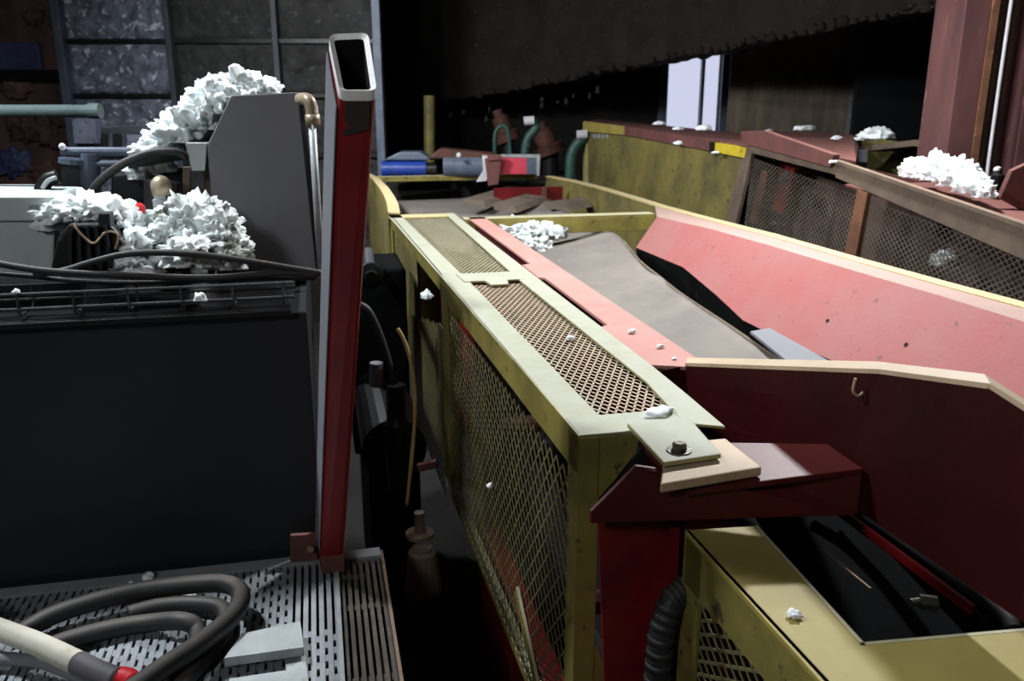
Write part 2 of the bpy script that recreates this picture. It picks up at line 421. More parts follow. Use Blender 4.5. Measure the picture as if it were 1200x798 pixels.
# maroon column at the right
c0, c1, c2, c3 = pY(1120, 80, 5.6).x, pY(1150, 80, 5.6).x, pY(1204, 80, 5.6).x, pY(1245, 80, 5.6).x
colm = struct('trim_3', M().wbox(c0, c1, 5.58, 5.98, 0, 6.6).wbox(c1, c2, 5.76, 5.8, 0, 6.6).wbox(c2, c3, 5.58, 5.98, 0, 6.6), COLM, bevel=.006)
obj('edge_strip', M().wbox(c0 + .16, c0 + .2, 5.56, 5.585, 0, 6.6), RUSTB, colm)
obj('web_strip', M().wbox(c1 + .1, c1 + .16, 5.72, 5.762, 0, 6.6).wbox(c1 + .2, c1 + .24, 5.72, 5.762, 0, 6.6), BRN, colm)
tag(obj('power_cable', M().tube([pY(1190, -30, 5.5), pY(1184, 10, 5.5), pY(1171, 100, 5.5), pY(1158, 195, 5.5), pY(1157, 215, 5.5)], .011, 8), WHITEC, smooth=True),
    'thin white cable running up the maroon column at right', 'cable')

# ================================================================== NEAR BELT CONVEYOR
conv = thing('belt_conveyor', 'long faded red belt conveyor with grey rubber belt, running away behind the mesh guard', 'conveyor', W(4.5, 1.5, 0))
ZT = 1.85
# left flange (faded red), a lip plate on top and a web under it
obj('side_flange', M().prism([W(2.27, .935, ZT), W(2.2, 1.10, ZT), W(5.72, 1.10, ZT), W(5.72, .985, ZT), W(3.95, .985, ZT), W(3.93, .94, ZT), W(3.62, .94, ZT), W(3.6, .965, ZT), W(2.75, .965, ZT), W(2.73, .935, ZT)], (0, 0, -.012)), PINKF, conv, bevel=.002,
    label='faded pink-red flange with a dark slot beside it')
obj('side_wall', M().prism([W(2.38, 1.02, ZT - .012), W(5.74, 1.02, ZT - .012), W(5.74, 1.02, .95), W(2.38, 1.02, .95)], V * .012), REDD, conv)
# belt: flat floor with a raised right wing, crest rising towards the far cross bar
rows = []
for i in range(61):
    u = 2.22 + (9.3 - 2.22) * i / 60
    hump = .10 * math.exp(-((u - 5.25) / .55) ** 2) + .018 * math.exp(-((u - 4.25) / .12) ** 2)
    wob = .012 * noise.noise(Vector((u * 2.2, 0, 0)))
    r = []
    for j in range(17):
        t = j / 16; ve = 1.68 + (u - 3) * .09 if u < 6 else 1.92 + .25 * min(1, (u - 6) / .8)
        v0 = 1.04 if u < 5.8 else 1.04 - .4 * min(1, (u - 5.8) / .8)
        v = v0 + (ve - v0) * t
        wing = max(0, t - .62) / .38
        z = 1.60 + .07 * wing ** 1.3 + hump * (.15 + .85 * min(1, t / .55)) + wob - .02 * (1 - t)
        if u > 5.9: z = min(z, 1.67 + .02 * math.sin(v * 14 + u * 2))
        r.append(W(u, v, z))
    rows.append(r)
belt = obj('belt', M().grid(rows, (0, 0, -.012)), BELT, conv, smooth=True)
obj('belt_splice', M().tube([r_[16] + Vector((0, 0, -.004)) for r_ in rows[::3]], .009, 6, True, 2), BELTB, belt)
# folded rubber at the near right of the belt
obj('rubber_strip', M().prism([pz(879, 388, 1.70), pz(902, 384, 1.70), pz(985, 430, 1.70), pz(928, 427, 1.70)], (0, 0, -.012)), GREYP, conv, bevel=.002, label='loose grey rubber strip')
# far belt with crossing ridges beyond the cross bar
for k, (a, b) in enumerate([((545, 240), (600, 222)), ((580, 246), (640, 226)), ((640, 244), (690, 236))]):
    p, q_ = pz(*a, 1.69), pz(*b, 1.69)
    obj('belt_ridge', M().prism([p, q_, q_ + U * .10 + Z * .035, p + U * .14 + Z * .04], V * .2 - Z * .03), BELTB, conv)
# skirt plate on the right
SN = (W(2.41, 2.40, ZT) - W(5.42, 2.23, ZT)).cross(pz(745, 290, 1.66) - W(5.42, 2.23, ZT)).normalized()
SP = W(5.42, 2.23, ZT)
top = [(770, 254), (832, 268), (900, 287), (1000, 317), (1100, 346), (1200, 377), (1300, 408)]
bot = [(1280, 500), (1110, 470), (985, 427), (930, 403), (890, 385), (870, 375), (838, 345), (800, 313), (745, 290)]
sk = [pl(a, b, SP, SN) for a, b in top + bot]
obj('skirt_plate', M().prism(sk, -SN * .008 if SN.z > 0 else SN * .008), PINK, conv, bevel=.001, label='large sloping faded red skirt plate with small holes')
hs = SN if SN.z > 0 else -SN
for a, b in [(970, 376), (1062, 404)]:
    p = pl(a, b, SP, SN); obj('bolt_head', M().cyl(p + hs * .001, p + hs * .003, .009, 14), DARKM, conv)
# return under the skirt, dark metal painting the shade of the gap
uu = [pl(a, b, SP, SN) for a, b in bot[2:]]
obj('skirt_return', M().grid([uu, [p - Z * .30 + V * .06 for p in uu]], -U * .01), DARKM, conv)
# right rim: cream rail following the top of the skirt
rim = [(640, 206), (668, 211), (700, 219), (740, 231), (775, 242), (830, 257), (900, 275), (1000, 304), (1100, 332), (1200, 359), (1320, 394)]
rp = [pz(a, b, ZT) for a, b in rim]
rows = [[p + V * .0 for p in rp], [p + V * .085 for p in rp]]
obj('rim_rail', M().grid([[p - V * .015 for p in rp], [p + V * .055 for p in rp]], (0, 0, -.012)).grid([[p + V * .055 for p in rp], [p + V * .055 - Z * .09 for p in rp]], V * .01), CREAM, conv, label='long cream-yellow top rail')
# dusty ledge between rim rail and skirt
rail_in = [pz(a, b, ZT - .006) - V * .016 for a, b in ((770, 241), (832, 257.5), (900, 275), (1000, 304), (1100, 332), (1200, 360), (1300, 389))]
obj('side_ledge', M().grid([sk[:7], rail_in], (0, 0, -.01)), mat('dusty_pink_ledge', (176, 142, 132), (160, 120, 112), (140, 110, 104), (178, 152, 142), rough=.8), conv)
rr = [W(u, 2.72, ZT - .02) for u in (1.9, 5.5)]
obj('outer_wall', M().grid([[p - V * .005 - Z * .02 for p in rp], [p - V * .005 - Z * .95 for p in rp]], V * .01), OLIVE_D, conv)
# cross bar between the sides
obj('cross_bar', M().box(5.62, 5.74, .95, 2.30, ZT - .012, ZT).box(5.62, 5.635, .95, 2.30, ZT - .115, ZT - .012), OLIVE, conv, bevel=.003, label='olive angle-iron cross bar')
# near end plate: tan lip on top, dark red sloping face
VE = 1.12
tops = [W(2.24, .945, ZT - .013), W(2.235, 1.03, ZT), pv(930, 434, 1.09), pv(1030, 438, VE), pv(1160, 456, VE), pv(1290, 540, VE)]
bots = [W(2.24, .945, 1.55), W(2.235, 1.03, 1.55), pv(880, 560, 1.09), pv(985, 585, VE), pv(1188, 722, VE), pv(1330, 818, VE)]
rows = [[a.lerp(b, t) for a, b in zip(tops, bots)] for t in (0, .2, .4, .6, .8, 1)]
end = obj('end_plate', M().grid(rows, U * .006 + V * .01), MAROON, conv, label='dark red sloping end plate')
lipb = [p + U * .05 + V * .03 for p in tops[1:]]
obj('lip', M().grid([tops[1:], lipb], (0, 0, .010)), TAN, end, label='dusty tan top edge of the end plate')
hook = pv(1008, 446, VE - .012)
obj('wire_hook', M().tube([hook + V * .012 + Z * .01, hook + V * .014 - Z * .02, hook - Z * .034, hook - V * .014 - Z * .022, hook - V * .012 + Z * .006], .003, 6), TAN, end)
# lower trough end behind the near guard: black rollers and strips
obj('lower_deck', M().box(.9, 2.35, 1.0, 2.1, .95, .97), DARKM, conv)
und = M().prism([pz(880, 592, 1.30), pz(975, 578, 1.30), pz(1200, 745, 1.22), pz(1200, 800, 1.1), pz(1010, 800, 1.1)], (0, 0, -.02))
obj('black_plate', und, BLK2, conv)  # near-black sheet stands in for shade in the guard opening
obj('seal_strip', M().tube([pz(955, 575, 1.36), pz(1010, 598, 1.35), pz(1130, 680, 1.33), pz(1175, 716, 1.33), pz(1187, 738, 1.31)], .022, 10), RUBBER, conv, smooth=True)
obj('red_angle', M().bar(pz(985, 600, 1.31), pz(1140, 715, 1.27), .012, .03), RED, conv)
bl = pz(1085, 704, 1.27)
obj('bolt', M().cyl(bl - V * .02, bl + V * .02 - U * .02, .022, 6).cyl(bl - V * .05, bl - V * .02, .012, 10), BOLT, conv)
obj('side_tie', M().bar(pz(965, 645, 1.28), pz(1020, 690, 1.28), .006, .006), BRN, conv)
# red beam that carries the clamp plate
beam = obj('cross_beam', M().prism([W(1.52, .72, 1.815), W(1.80, .72, 1.815), W(1.62, 1.11, 1.845), pv(1012, 549, 1.11)], (0, 0, -.014))
           .prism([pu(692, 600, 1.565), pu(746, 546, 1.565), pu(774, 550, 1.565), pu(800, 556, 1.565), pu(892, 556, 1.565), pv(1012, 549, 1.11) - Z * .012, pv(1012, 549, 1.11) - Z * .11, pu(692, 614, 1.565)], U * .012), REDD, conv, bevel=.003, label='deep red channel beam')
ep = M().prism([pz(774, 567, 1.851), pz(893, 547, 1.852), pz(850, 513, 1.851), pz(780, 520, 1.848)], (0, 0, -.022))  # tan holds both dust and the light falling on this end
obj('beam_end', ep, TAN, beam, bevel=.004, label='tan end of the red beam, dust and lit tone in its colour')
# red legs and end wall below the beam
leg = obj('end_panel', M().prism([W(1.66, .575, 1.72), W(1.66, .92, 1.71), W(1.66, .92, 1.02), W(1.66, .62, 1.02)], U * .012), RED, conv)
obj('panel_rib', M().box(1.625, 1.66, .745, .76, 1.1, 1.67), RED, leg)
obj('panel_seam', M().bar(W(1.652, .585, 1.69), W(1.652, .91, 1.68), .012, .012), REDD, leg)
for a in ((1.70, 1.9, .60, .66, 1.0), (1.70, 1.9, 1.6, 1.66, 1.0), (5.5, 5.6, 1.035, 1.10, 1.55), (9.0, 9.1, 1.035, 1.10, 1.5), (5.5, 5.6, 2.2, 2.28, 1.55)):
    obj('leg', M().box(*a[:4], 0, a[4]), RED, conv)
# far half: olive cover on the left, red back wall, far frame
fr = [(430, 205), (437, 211), (444, 220), (449, 228), (453, 238), (455, 251)]
fp = [pz(a, b, ZT) for a, b in fr]
fp2 = [pz(a, b, ZT) for a, b in [(436, 205), (445, 211), (455, 221), (462, 231), (467, 241), (469, 252)]]
obj('far_cover', M().grid([fp, [p - Z * .5 for p in fp], [p - Z * 1.1 for p in fp]], V * .01), OLIVE_D, conv, label='olive sheet side cover at the far left')
obj('far_rim', M().grid([fp, fp2], (0, 0, .012)), CREAM, conv, label='curved cream rim of the far side cover')
obj('far_frame', M().box(9.12, 9.24, .56, 2.36, ZT - .05, ZT), OLIVE, conv)
obj('far_wall', M().box(8.3, 8.32, 1.7, 2.4, 1.2, ZT - .06), RED, conv)
obj('wall_rib', M().box(8.24, 8.30, 2.18, 2.22, 1.2, ZT - .06), RUSTR, conv)

# ================================================================== MESH GUARD CAGE (near, left side of the conveyor)
G0, G1, GM0, GM1 = 1.78, 5.96, 3.56, 3.70
gv0, gv1 = .55, .925
cage = thing('guard_cage', 'olive yellow mesh guard cage with pale dusty top rails, nearest to the camera', 'machine guard', W(3.8, .73, .88))
obj('top_rail', M().prism([W(G0, gv0 + .015, ZT), W(G1, .468, ZT), W(G1, .555, ZT), W(GM0, .625, ZT), W(G0, gv0 + .105, ZT)], (0, 0, -.008))
    , PALE, cage, bevel=.002, label='pale dusty outer top rail')
obj('top_rail', M().prism([W(1.755, .922, ZT + .002), W(1.80, .835, ZT + .002), W(2.12, .862, ZT + .002), W(GM0, .842, ZT + .002), W(G1, .865, ZT + .002), W(G1, .925, ZT + .002), W(2.25, .935, ZT + .002), W(2.0, .93, ZT + .002)], (0, 0, -.008)), PALE, cage, bevel=.002,
    label='pale dusty inner top rail')
obj('end_rail', M().box(G0, 1.90, gv0 + .015, .86, ZT - .007, ZT + .001), PALE, cage, bevel=.002)
obj('middle_rail', M().prism([W(GM0 + .02, .60, ZT + .004), W(GM0 + .02, .69, ZT + .004), W(GM0 - .07, .70, ZT + .004), W(GM0 - .07, .775, ZT + .004), W(GM0 + .02, .79, ZT + .004), W(GM0 + .02, .87, ZT + .004), W(GM1 + .06, .88, ZT + .004), W(GM1 + .06, .59, ZT + .004)], (0, 0, -.010)), PALE, cage, bevel=.002)
obj('far_rail', M().box(5.80, G1, .47, .93, ZT - .008, ZT), CREAM, cage)
zz = ZT - .012
obj('top_mesh', M().mesh_sheet(W(1.86, .60, zz), U, V, 1.72, .275, .05, .024, .0052, .003), BRONZE, cage, kind='stuff', label='dusty bronze expanded metal mesh')
obj('top_mesh', M().mesh_sheet(W(3.74, .555, zz), U, V, 2.1, .33, .05, .024, .0052, .003), OLIVE, cage, kind='stuff')


def sv(u): return gv0 + .012 - (u - G0) * .0185     # plane of the outer side


sd = W(G1, sv(G1), 0) - W(G0, sv(G0), 0)
SD = sd.normalized()
ZB = .86


def side(u, z, o=0): return W(u, sv(u) + o, z)


def spanel(u0, u1, z0, z1, th=.006): return M().prism([side(u0, z0), side(u1, z0), side(u1, z1), side(u0, z1)], V * th)


obj('side_band', spanel(G0, 3.62, ZT - .10, ZT), OLIVE, cage, bevel=.0015)
obj('side_band', spanel(3.76, G1, ZT - .08, ZT), OLIVE, cage)
obj('corner_post', M().prism([side(G0, ZB - .3), side(G0 + .075, ZB - .3), side(G0 + .075, ZT - .008), side(G0, ZT - .008)], V * .006)
    .prism([side(G0, ZB - .3), side(G0, ZB - .3, .055), side(G0, ZT - .008, .055), side(G0, ZT - .008)], U * .006), OLIVE, cage, bevel=.0015)
obj('end_plate', M().prism([side(G0, ZT - .01, .05), side(G0, ZT - .01, .15), side(G0, ZT - .055, .145), side(G0, ZT - .12, .095), side(G0, ZT - .17, .05)], U * .006), OLIVE, cage, label='chipped olive end plate')
obj('worn_edge', M().bar(side(G0 - .01, ZT - .045, .175), side(G0 - .01, ZT - .20, .055), .012, .03), DARKM, cage)
obj('gusset', M().prism([side(G0 + .004, ZT - .55, .05), side(G0 + .004, ZT - .68, .10), side(G0 + .004, ZB - .2, .10), side(G0 + .004, ZB - .2, .05)], U * .006), OLIVE, cage)
obj('middle_post', spanel(3.60, 3.78, ZB, ZT - .01, .008).prism([side(3.60, ZB), side(3.60, ZT - .02), side(3.60, ZT - .02, .05), side(3.60, ZB, .05)], U * .008), OLIVE, cage, bevel=.002)
obj('far_post', spanel(5.84, G1, .9, ZT - .01), OLIVE, cage)
obj('bottom_rail', spanel(G0, 3.62, ZB - .035, ZB).prism([side(G0, ZB - .035), side(3.62, ZB - .035), side(3.62, ZB - .035, .05), side(G0, ZB - .035, .05)], Z * .006), OLIVE, cage)
obj('brace', M().bar(side(2.32, 1.12, -.012), side(1.84, ZB - .06, -.012), .01, .04), OLIVE, cage)
W2 = 3.60 - G0 - .06
obj('side_mesh', M().mesh_sheet(side(G0 + .06, ZB), SD, Z, W2, ZT - .10 - ZB, .056, .062, .006, .003), MESHO, cage, kind='stuff', label='olive expanded metal side mesh')
zm0 = .74
obj('side_mesh', M().mesh_sheet(side(3.80, zm0, .004), SD, Z, 1.2, .95, .05, .04, .006, .003, inside=lambda x, y: y < .88 - x * .2), MESHO, cage, kind='stuff')
obj('side_cover', M().prism([side(4.75, ZT - .08, .012), side(5.84, ZT - .08, .012), side(5.84, .98, .012), side(5.2, 1.02, .012), side(4.85, 1.22, .012), side(4.7, 1.5, .012)], V * .006), OLIVE_D, cage)
obj('inner_cover', M().prism([side(3.80, 1.0, .16), side(5.7, 1.0, .16), side(5.7, ZT - .05, .16), side(3.80, ZT - .05, .16)], V * .006), RED, cage)
# clamp plate with bolt at the near end
clamp = obj('clamp_plate', M().prism([W(1.79, .685, 1.868), W(1.555, .68, 1.868), W(1.57, .82, 1.868), W(1.80, .845, 1.868)], (0, 0, -.012)), PALE, cage, bevel=.003, label='dusty bolted clamp plate')
bc = pz(796, 527, 1.87)
obj('bolt', M().lathe(bc - Z * .003, Z, [(0, .028), (.004, .028)], 20).lathe(bc, Z, [(0, .0165), (.014, .0165), (.017, .012)], 6), BOLT, clamp)
# red and grey machine parts seen through the mesh: gear guard and chain housing
obj('inner_housing', M().prism([W(1.95, .80, .95), W(3.6, .80, .95), W(3.6, .80, 1.72), W(1.95, .80, 1.72)], V * .01), DWALL, cage)  # dark wall colour paints the shade inside the cage
for u in (2.25, 2.75, 3.2):
    obj('bearing', M().lathe(W(u, .80, 1.40), -V, [(0, .09), (.05, .09), (.06, .05), (.12, .045)], 18), DARKM, cage)
for u, z in ((2.95, 1.42), (2.05, 1.22)):
    obj('roller_end', M().cyl(W(u, .79, z), W(u, .63, z), .035, 14), ORB, cage)

# ================================================================== NEAR LOWER YELLOW GUARD
gz = 1.68
P = lambda a, b, z=gz: pz(a, b, z)
low = thing('end_guard', 'yellow open-topped guard frame with mesh side below the red beam at lower right', 'machine guard', P(900, 760, gz) - Z * .7)
A, B_, C_, D_ = P(803, 621), P(884, 616), P(1010, 756), P(1330, 728)
E_ = P(968, 800); EE = A + (E_ - A) * 1.9
inn = P(1390, 800)
obj('top_frame', M().prism([A, B_, C_, D_, P(1345, 872), P(1057, 905)], (0, 0, -.012)), YEL, low, bevel=.002, label='yellow L-shaped top frame')
dirA = (E_ - A).normalized(); far_end = A + dirA * 1.15
obj('side_band', M().prism([A, A + dirA * .95, A + dirA * .95 - Z * .125, A - Z * .125], V * .008), OLIVE, low)
obj('corner_post', M().prism([A - Z * .01, A + dirA * .085 - Z * .01, A + dirA * .085 - Z * .9, A - Z * .9], V * .008).prism([A - Z * .01, A + V * .03 - Z * .01, A + V * .03 - Z * .9, A - Z * .9], -U * .008), OLIVE, low)
obj('side_mesh', M().mesh_sheet(A - Z * .60 + V * .006 + dirA * .06, dirA, Z, .8, .49, .056, .034, .006, .003), MESHO, low, kind='stuff')
obj('inner_lip', M().prism([B_, C_, C_ - Z * .05, B_ - Z * .05], V * .008), OLIVE, low)
obj('inner_lip', M().prism([C_, D_, D_ - Z * .05, C_ - Z * .05], U * .008), OLIVE, low)
obj('base_frame', M().bar(A - Z * .64, A + dirA * .95 - Z * .64, .03, .08), OLIVE, low)
# black corrugated hose by the red panel
hp = [pu(770, 850, 1.58), pu(770, 790, 1.58), pu(775, 740, 1.58), pu(786, 705, 1.59), pu(803, 690, 1.60)]
hz = M().tube(hp, .027, 14)
for k in range(14):
    t = k / 13; i = min(int(t * 4), 3); f = t * 4 - i; p = hp[i].lerp(hp[i + 1], f); d = (hp[i + 1] - hp[i]).normalized()
    hz.cyl(p - d * .008, p + d * .008, .031, 14)
tag(obj('ribbed_hose', hz, RUBBER, smooth=True), 'short black ribbed hose rising beside the red end panel and yellow guard', 'hose')

# ================================================================== RIGHT-HAND CONVEYOR
VR = 3.1
rc = thing('covered_conveyor', 'second conveyor at right with brown mesh side guard and olive covered head box', 'conveyor', W(6, 3.5, 0))
r = lambda a, b, v=VR: pv(a, b, v)
obj('head_panel', M().prism([r(687, 145), r(880, 182), r(853, 262), r(820, 300), r(687, 270)], V * .03), OLIVE_D, rc, label='olive sheet side panel of the head box')
obj('panel_edge', M().prism([r(685, 143), r(689, 143), r(689, 270), r(685, 270)], -V * .02), PALE, rc)
for k in range(4):
    obj('worn_marking', M().prism([r(695 + 5 * k, 157, VR - .004), r(698 + 5 * k, 157, VR - .004), r(698 + 5 * k, 162, VR - .004), r(695 + 5 * k, 162, VR - .004)], V * .006), GALV, rc)
obj('top_strip', M().prism([r(687, 142), r(735, 148), r(735, 158), r(687, 154)], -V * .03), YEL, rc, label='yellow section of the top strip')
obj('top_strip', M().prism([r(735, 148), r(842, 165), r(842, 178), r(735, 158)], -V * .03), RUSTR, rc, label='rust red section of the top strip')
obj('top_strip', M().prism([r(842, 167), r(880, 173), r(877, 185), r(842, 178)], -V * .035), mat('bright_yellow_paint', (214, 190, 44), (190, 166, 40), (120, 100, 50), None), rc, label='bright yellow section of the top strip')
obj('strip_clip', M().prism([r(838, 166), r(843, 167), r(842, 180), r(838, 180)], -V * .05), DARKM, rc)
obj('head_roof', M().prism([r(687, 143), r(880, 172), r(905, 160, 4.3), r(700, 139, 4.3)], -Z * .02), RUSTR, rc)
obj('head_body', M().prism([W(6.0, 3.14, .0), W(9.3, 3.14, .0), W(9.3, 4.2, .0), W(6.0, 4.2, .0)], Z * 2.15), DARKM, rc)
# guard frame
FRM = obj('guard_frame', M().prism([r(876, 172), r(886, 176), r(866, 262), r(853, 262)], -V * .03), BRN, rc, bevel=.003)
obj('frame_rail', M().prism([r(880, 170), r(985, 196), r(985, 205), r(880, 178)], -V * .025), BRN, rc)
obj('frame_rail', M().prism([r(984, 190), r(1202, 264), r(1300, 300), r(1300, 345), r(1200, 302), r(984, 208)], -V * .03), BRN, rc, bevel=.003, label='wide brown-grey top rail')
obj('rail_edge', M().prism([r(984, 187), r(1202, 260), r(1300, 296), r(1300, 302), r(1202, 266), r(984, 191)], -V * .04), BRN, rc)
obj('cover_strip', M().prism([r(874, 154), r(902, 153), r(985, 181), r(980, 196), r(876, 168)], -V * .045), RUSTR, rc, bevel=.004, label='dusty rust-red cover strip')
obj('divider', M().prism([r(1010, 222), r(1022, 226), r(1004, 320), r(990, 318)], -V * .03), RUSTB, rc, bevel=.003, label='rusty brown divider bar')
obj('inner_bar', M().prism([r(892, 200, 3.2), r(897, 202, 3.2), r(885, 262, 3.2), r(878, 260, 3.2)], V * .02), RUSTB, rc)
o1 = r(1320, 345)
axm = (r(880, 178) - r(1200, 290)).normalized(); aym = axm.cross(V).normalized()
if aym.z < 0: aym = -aym
inc = lambda a: a
bx0 = r(1320, 460)
kx = (r(880, 178) - r(1320, 335)); LL = kx.length


def in_m(x, y): return True


base = r(1320, 335) - aym * .62
obj('side_mesh', M().mesh_sheet(base, axm, aym, LL - .02, .60, .044, .034, .005, .004), MESHB, rc, kind='stuff', label='brown expanded metal side mesh')
obj('inner_back', M().prism([r(870, 175, 3.45), r(1320, 330, 3.45), r(1320, 480, 3.45), r(870, 330, 3.45)], V * .02), BRMID, rc)
obj('inner_post', M().prism([r(914, 190, 3.3), r(932, 195, 3.3), r(918, 250, 3.3), r(905, 246, 3.3)], V * .03), RED, rc, label='red upright seen through the mesh')
for k, (a, b, rx, rz) in enumerate(((930, 210, .10, .10), (948, 238, .06, .09), (910, 262, .05, .05))):
    obj('inner_casting', M().lump(r(a, b, 3.36), (rx, .06, rz), 3, .3, 4, 3 + k), GREYD, rc, smooth=True)
obj('cover_plate', M().prism([r(985, 216) + V * .03, r(1300, 322) + V * .03, r(1300, 322) + V * .8, r(985, 216) + V * .8], -Z * .012), RUSTR, rc)
obj('rear_wall', M().prism([r(900, 172, 4.0), r(1300, 262, 4.0), r(1300, 420, 4.0), r(900, 420, 4.0)], V * .02), RUSTR, rc)
obj('rear_roof', M().prism([r(880, 164, 3.2), r(1003, 189, 3.2), r(1006, 170, 4.2), r(1000, 158, 4.6), r(870, 152, 4.6)], -Z * .015), RUSTR, rc, label='dusty rust-brown roof plate')
bxs = thing('hood_box', 'small olive hood with tan rim behind the white fluff at right', 'hood', r(1075, 215, 4.3))
obj('hood_back', M().prism([r(1010, 160, 4.6), r(1140, 178, 4.6), r(1140, 230, 4.6), r(1010, 215, 4.6)], V * .02), OLIVE_D, bxs)
obj('hood_rim', M().prism([r(1006, 172, 4.25), r(1070, 164, 4.25), r(1138, 173, 4.25), r(1138, 180, 4.25), r(1070, 171, 4.25), r(1006, 178, 4.25)], V * .35), BRN, bxs)
obj('hood_post', M().prism([r(1130, 172, 4.2), r(1141, 172, 4.2), r(1140, 212, 4.2), r(1130, 212, 4.2)], V * .05), YEL, bxs, label='yellow corner post')
obj('hood_post', M().prism([r(1002, 175, 4.2), r(1010, 176, 4.2), r(1010, 200, 4.2), r(1002, 200, 4.2)], V * .05), GREYP, bxs)
# dark fitting with white knob and rusty bracket by the column
ft = thing('cable_fitting', 'dark cable fitting with a white knob at the foot of the white cable', 'fitting', pY(1165, 225, 4.9))
obj('fitting_body', M().lathe(pY(1166, 222, 4.9), Z, [(0, .035), (.08, .04), (.09, .025), (.12, .02)], 14), DARKM, ft)
obj('knob', M().lump(pY(1169, 199, 4.9), (.022, .022, .02), 2, 0, 3, 0, 0, 0, -2), WHITEC, ft, smooth=True)
tag(obj('steel_bracket', M().prism([pY(1172, 232, 4.6), pY(1186, 200, 4.6), pY(1250, 170, 4.6), pY(1250, 262, 4.6), pY(1196, 245, 4.6)], (0, .04, 0)), RUSTR, bevel=.004),
    'rust red angled steel bracket at the right edge below the column', 'bracket')

# ================================================================== LEFT SIDE: PLATFORM, TANK, POST
plat = thing('grating_platform', 'galvanised steel grating platform in front of the black tank', 'platform', W(2.0, -.5, 0))
g = M()
vv = -1.55
while vv < -.01:
    g.box(1.2, 2.66, vv, vv + .0145, 1.07, 1.1); vv += .0235
for k in range(0, int(1.54 / .0235)):
    v0 = -1.55 + k * .0235; off = .03 if k % 2 else 0
    for j in range(23):
        u = 1.22 + j * .062 + off
        if v0 > -.18 and u > 2.25: continue
        g.box(u, u + .03, v0 + .0145, v0 + .0235, 1.085, 1.097)
obj('grating', g, GRATE, plat, kind='stuff')
obj('rear_edge', M().box(2.66, 2.715, -1.6, .14, 1.04, 1.103), GALV, plat)
g2 = M(); vv = .0
for k in range(7): g2.box(1.2, 2.66, vv, vv + .012, 1.05, 1.09); vv += .021
for j in range(4): g2.box(1.3 + j * .36, 1.33 + j * .36, 0, .14, 1.06, 1.08)
obj('side_grating', g2, GRATED, plat, kind='stuff', label='brown bars along the platform edge, coloured darker for shade')
obj('side_edge', M().box(1.2, 2.70, -.016, -.004, 1.03, 1.105), GALV, plat)
obj('side_edge', M().box(1.2, 2.70, .14, .15, 1.0, 1.10), BRN, plat)
obj('under_frame', M().box(1.2, 2.7, -1.6, .1, .98, 1.0), DARKM, plat)
obj('leg', M().box(2.55, 2.62, .02, .08, 0, .98), DARKM, plat); obj('leg', M().box(1.3, 1.37, .02, .08, 0, .98), DARKM, plat)
obj('leg', M().box(2.55, 2.62, -1.5, -1.44, 0, .98), DARKM, plat); obj('leg', M().box(1.3, 1.37, -1.5, -1.44, 0, .98), DARKM, plat)

# leaning red post
tn = [pY(398, 109, 1.88), pY(441, 109, 1.88)]; tf = [pY(385, 44, 2.03), pY(431, 42, 2.03)]
bn = [pz(376, 653, 1.165), pz(403, 650, 1.165)]
offL = (tf[0] - tn[0]); offR = (tf[1] - tn[1]); offL.z = offR.z = 0
bf = [bn[0] + offL * 1.0, bn[1] + offR]
post = thing('steel_post', 'leaning red square-tube post with bare white rim on its open top', 'post', (bn[0] + bn[1]) / 2)


def ring(a, b, c, d, k=4, r=.22):  # rounded rectangle a(nl) b(nr) c(fr) d(fl)
    out = []; P4 = [a, b, c, d]
    for i in range(4):
        p, pr, nx = P4[i], P4[i - 1], P4[(i + 1) % 4]
        e1 = (pr - p); e2 = (nx - p); m_ = min(e1.length, e2.length) * r; e1 = e1.normalized() * m_; e2 = e2.normalized() * m_
        for j in range(k + 1):
            t = j / k; out.append(p + e1 * (1 - t) ** 2 + e2 * t ** 2)
    return out


def inset(a, b, c, d, w):
    ce = (a + b + c + d) / 4
    def f(p, q1, q2): return p + (q1 - p).normalized() * w + (q2 - p).normalized() * w
    return f(a, b, d), f(b, a, c), f(c, b, d), f(d, c, a)


To = (tn[0], tn[1], tf[1], tf[0]); Bo = (bn[0], bn[1], bf[1], bf[0])
Ti = inset(*To, .0105)
axp = (sum((p for p in Bo), Vector()) - sum((p for p in To), Vector())) / 4
ro, rb, ri = ring(*To), ring(*Bo), ring(*Ti, r=.16); n = len(ro)
rd = [p + axp * .2 for p in ri]
body = M().add(rb + ro, [(i, (i + 1) % n, n + (i + 1) % n, n + i) for i in range(n)])
obj('tube', body, REDP, post)
capm = M().add([p + axp * .0 for p in ro] + ri + [p + axp * .012 for p in ro] + [p + axp * .03 for p in ri],
               [(i, (i + 1) % n, n + (i + 1) % n, n + i) for i in range(n)] + [(n + i, n + (i + 1) % n, 3 * n + (i + 1) % n, 3 * n + i) for i in range(n)])
e2_ = [p + (p - (sum(ro, Vector()) / n)) * .015 - axp * .004 for p in ro]
rim_m = M().add(e2_ + ri + [p + axp * .014 for p in e2_], [(i, (i + 1) % n, n + (i + 1) % n, n + i) for i in range(n)] + [(2 * n + i, 2 * n + (i + 1) % n, (i + 1) % n, i) for i in range(n)])
obj('bare_rim', rim_m, mat('bare_white_rim', (246, 244, 240), (226, 222, 218), (150, 120, 112), None, wscale=60, wear_at=.64), post, label='bare pale metal rim of the open tube end')
inner = M().add(ri + rd, [(i, n + i, n + (i + 1) % n, (i + 1) % n) for i in range(n)])
obj('tube_inside', inner, DARKM, post)  # dark instead of red, paints the shade inside the tube
obj('grey_side', M().prism([tn[0].lerp(bn[0], .02) - V * .003 + offL * .08, tf[0].lerp(bf[0], .02) - V * .003 - offL * .1, bf[0].lerp(tf[0], .02) - V * .003 - offL * .1, bn[0].lerp(tn[0], .02) - V * .003 + offL * .08], -V * .003), GREYP, post, label='worn grey-brown left face')
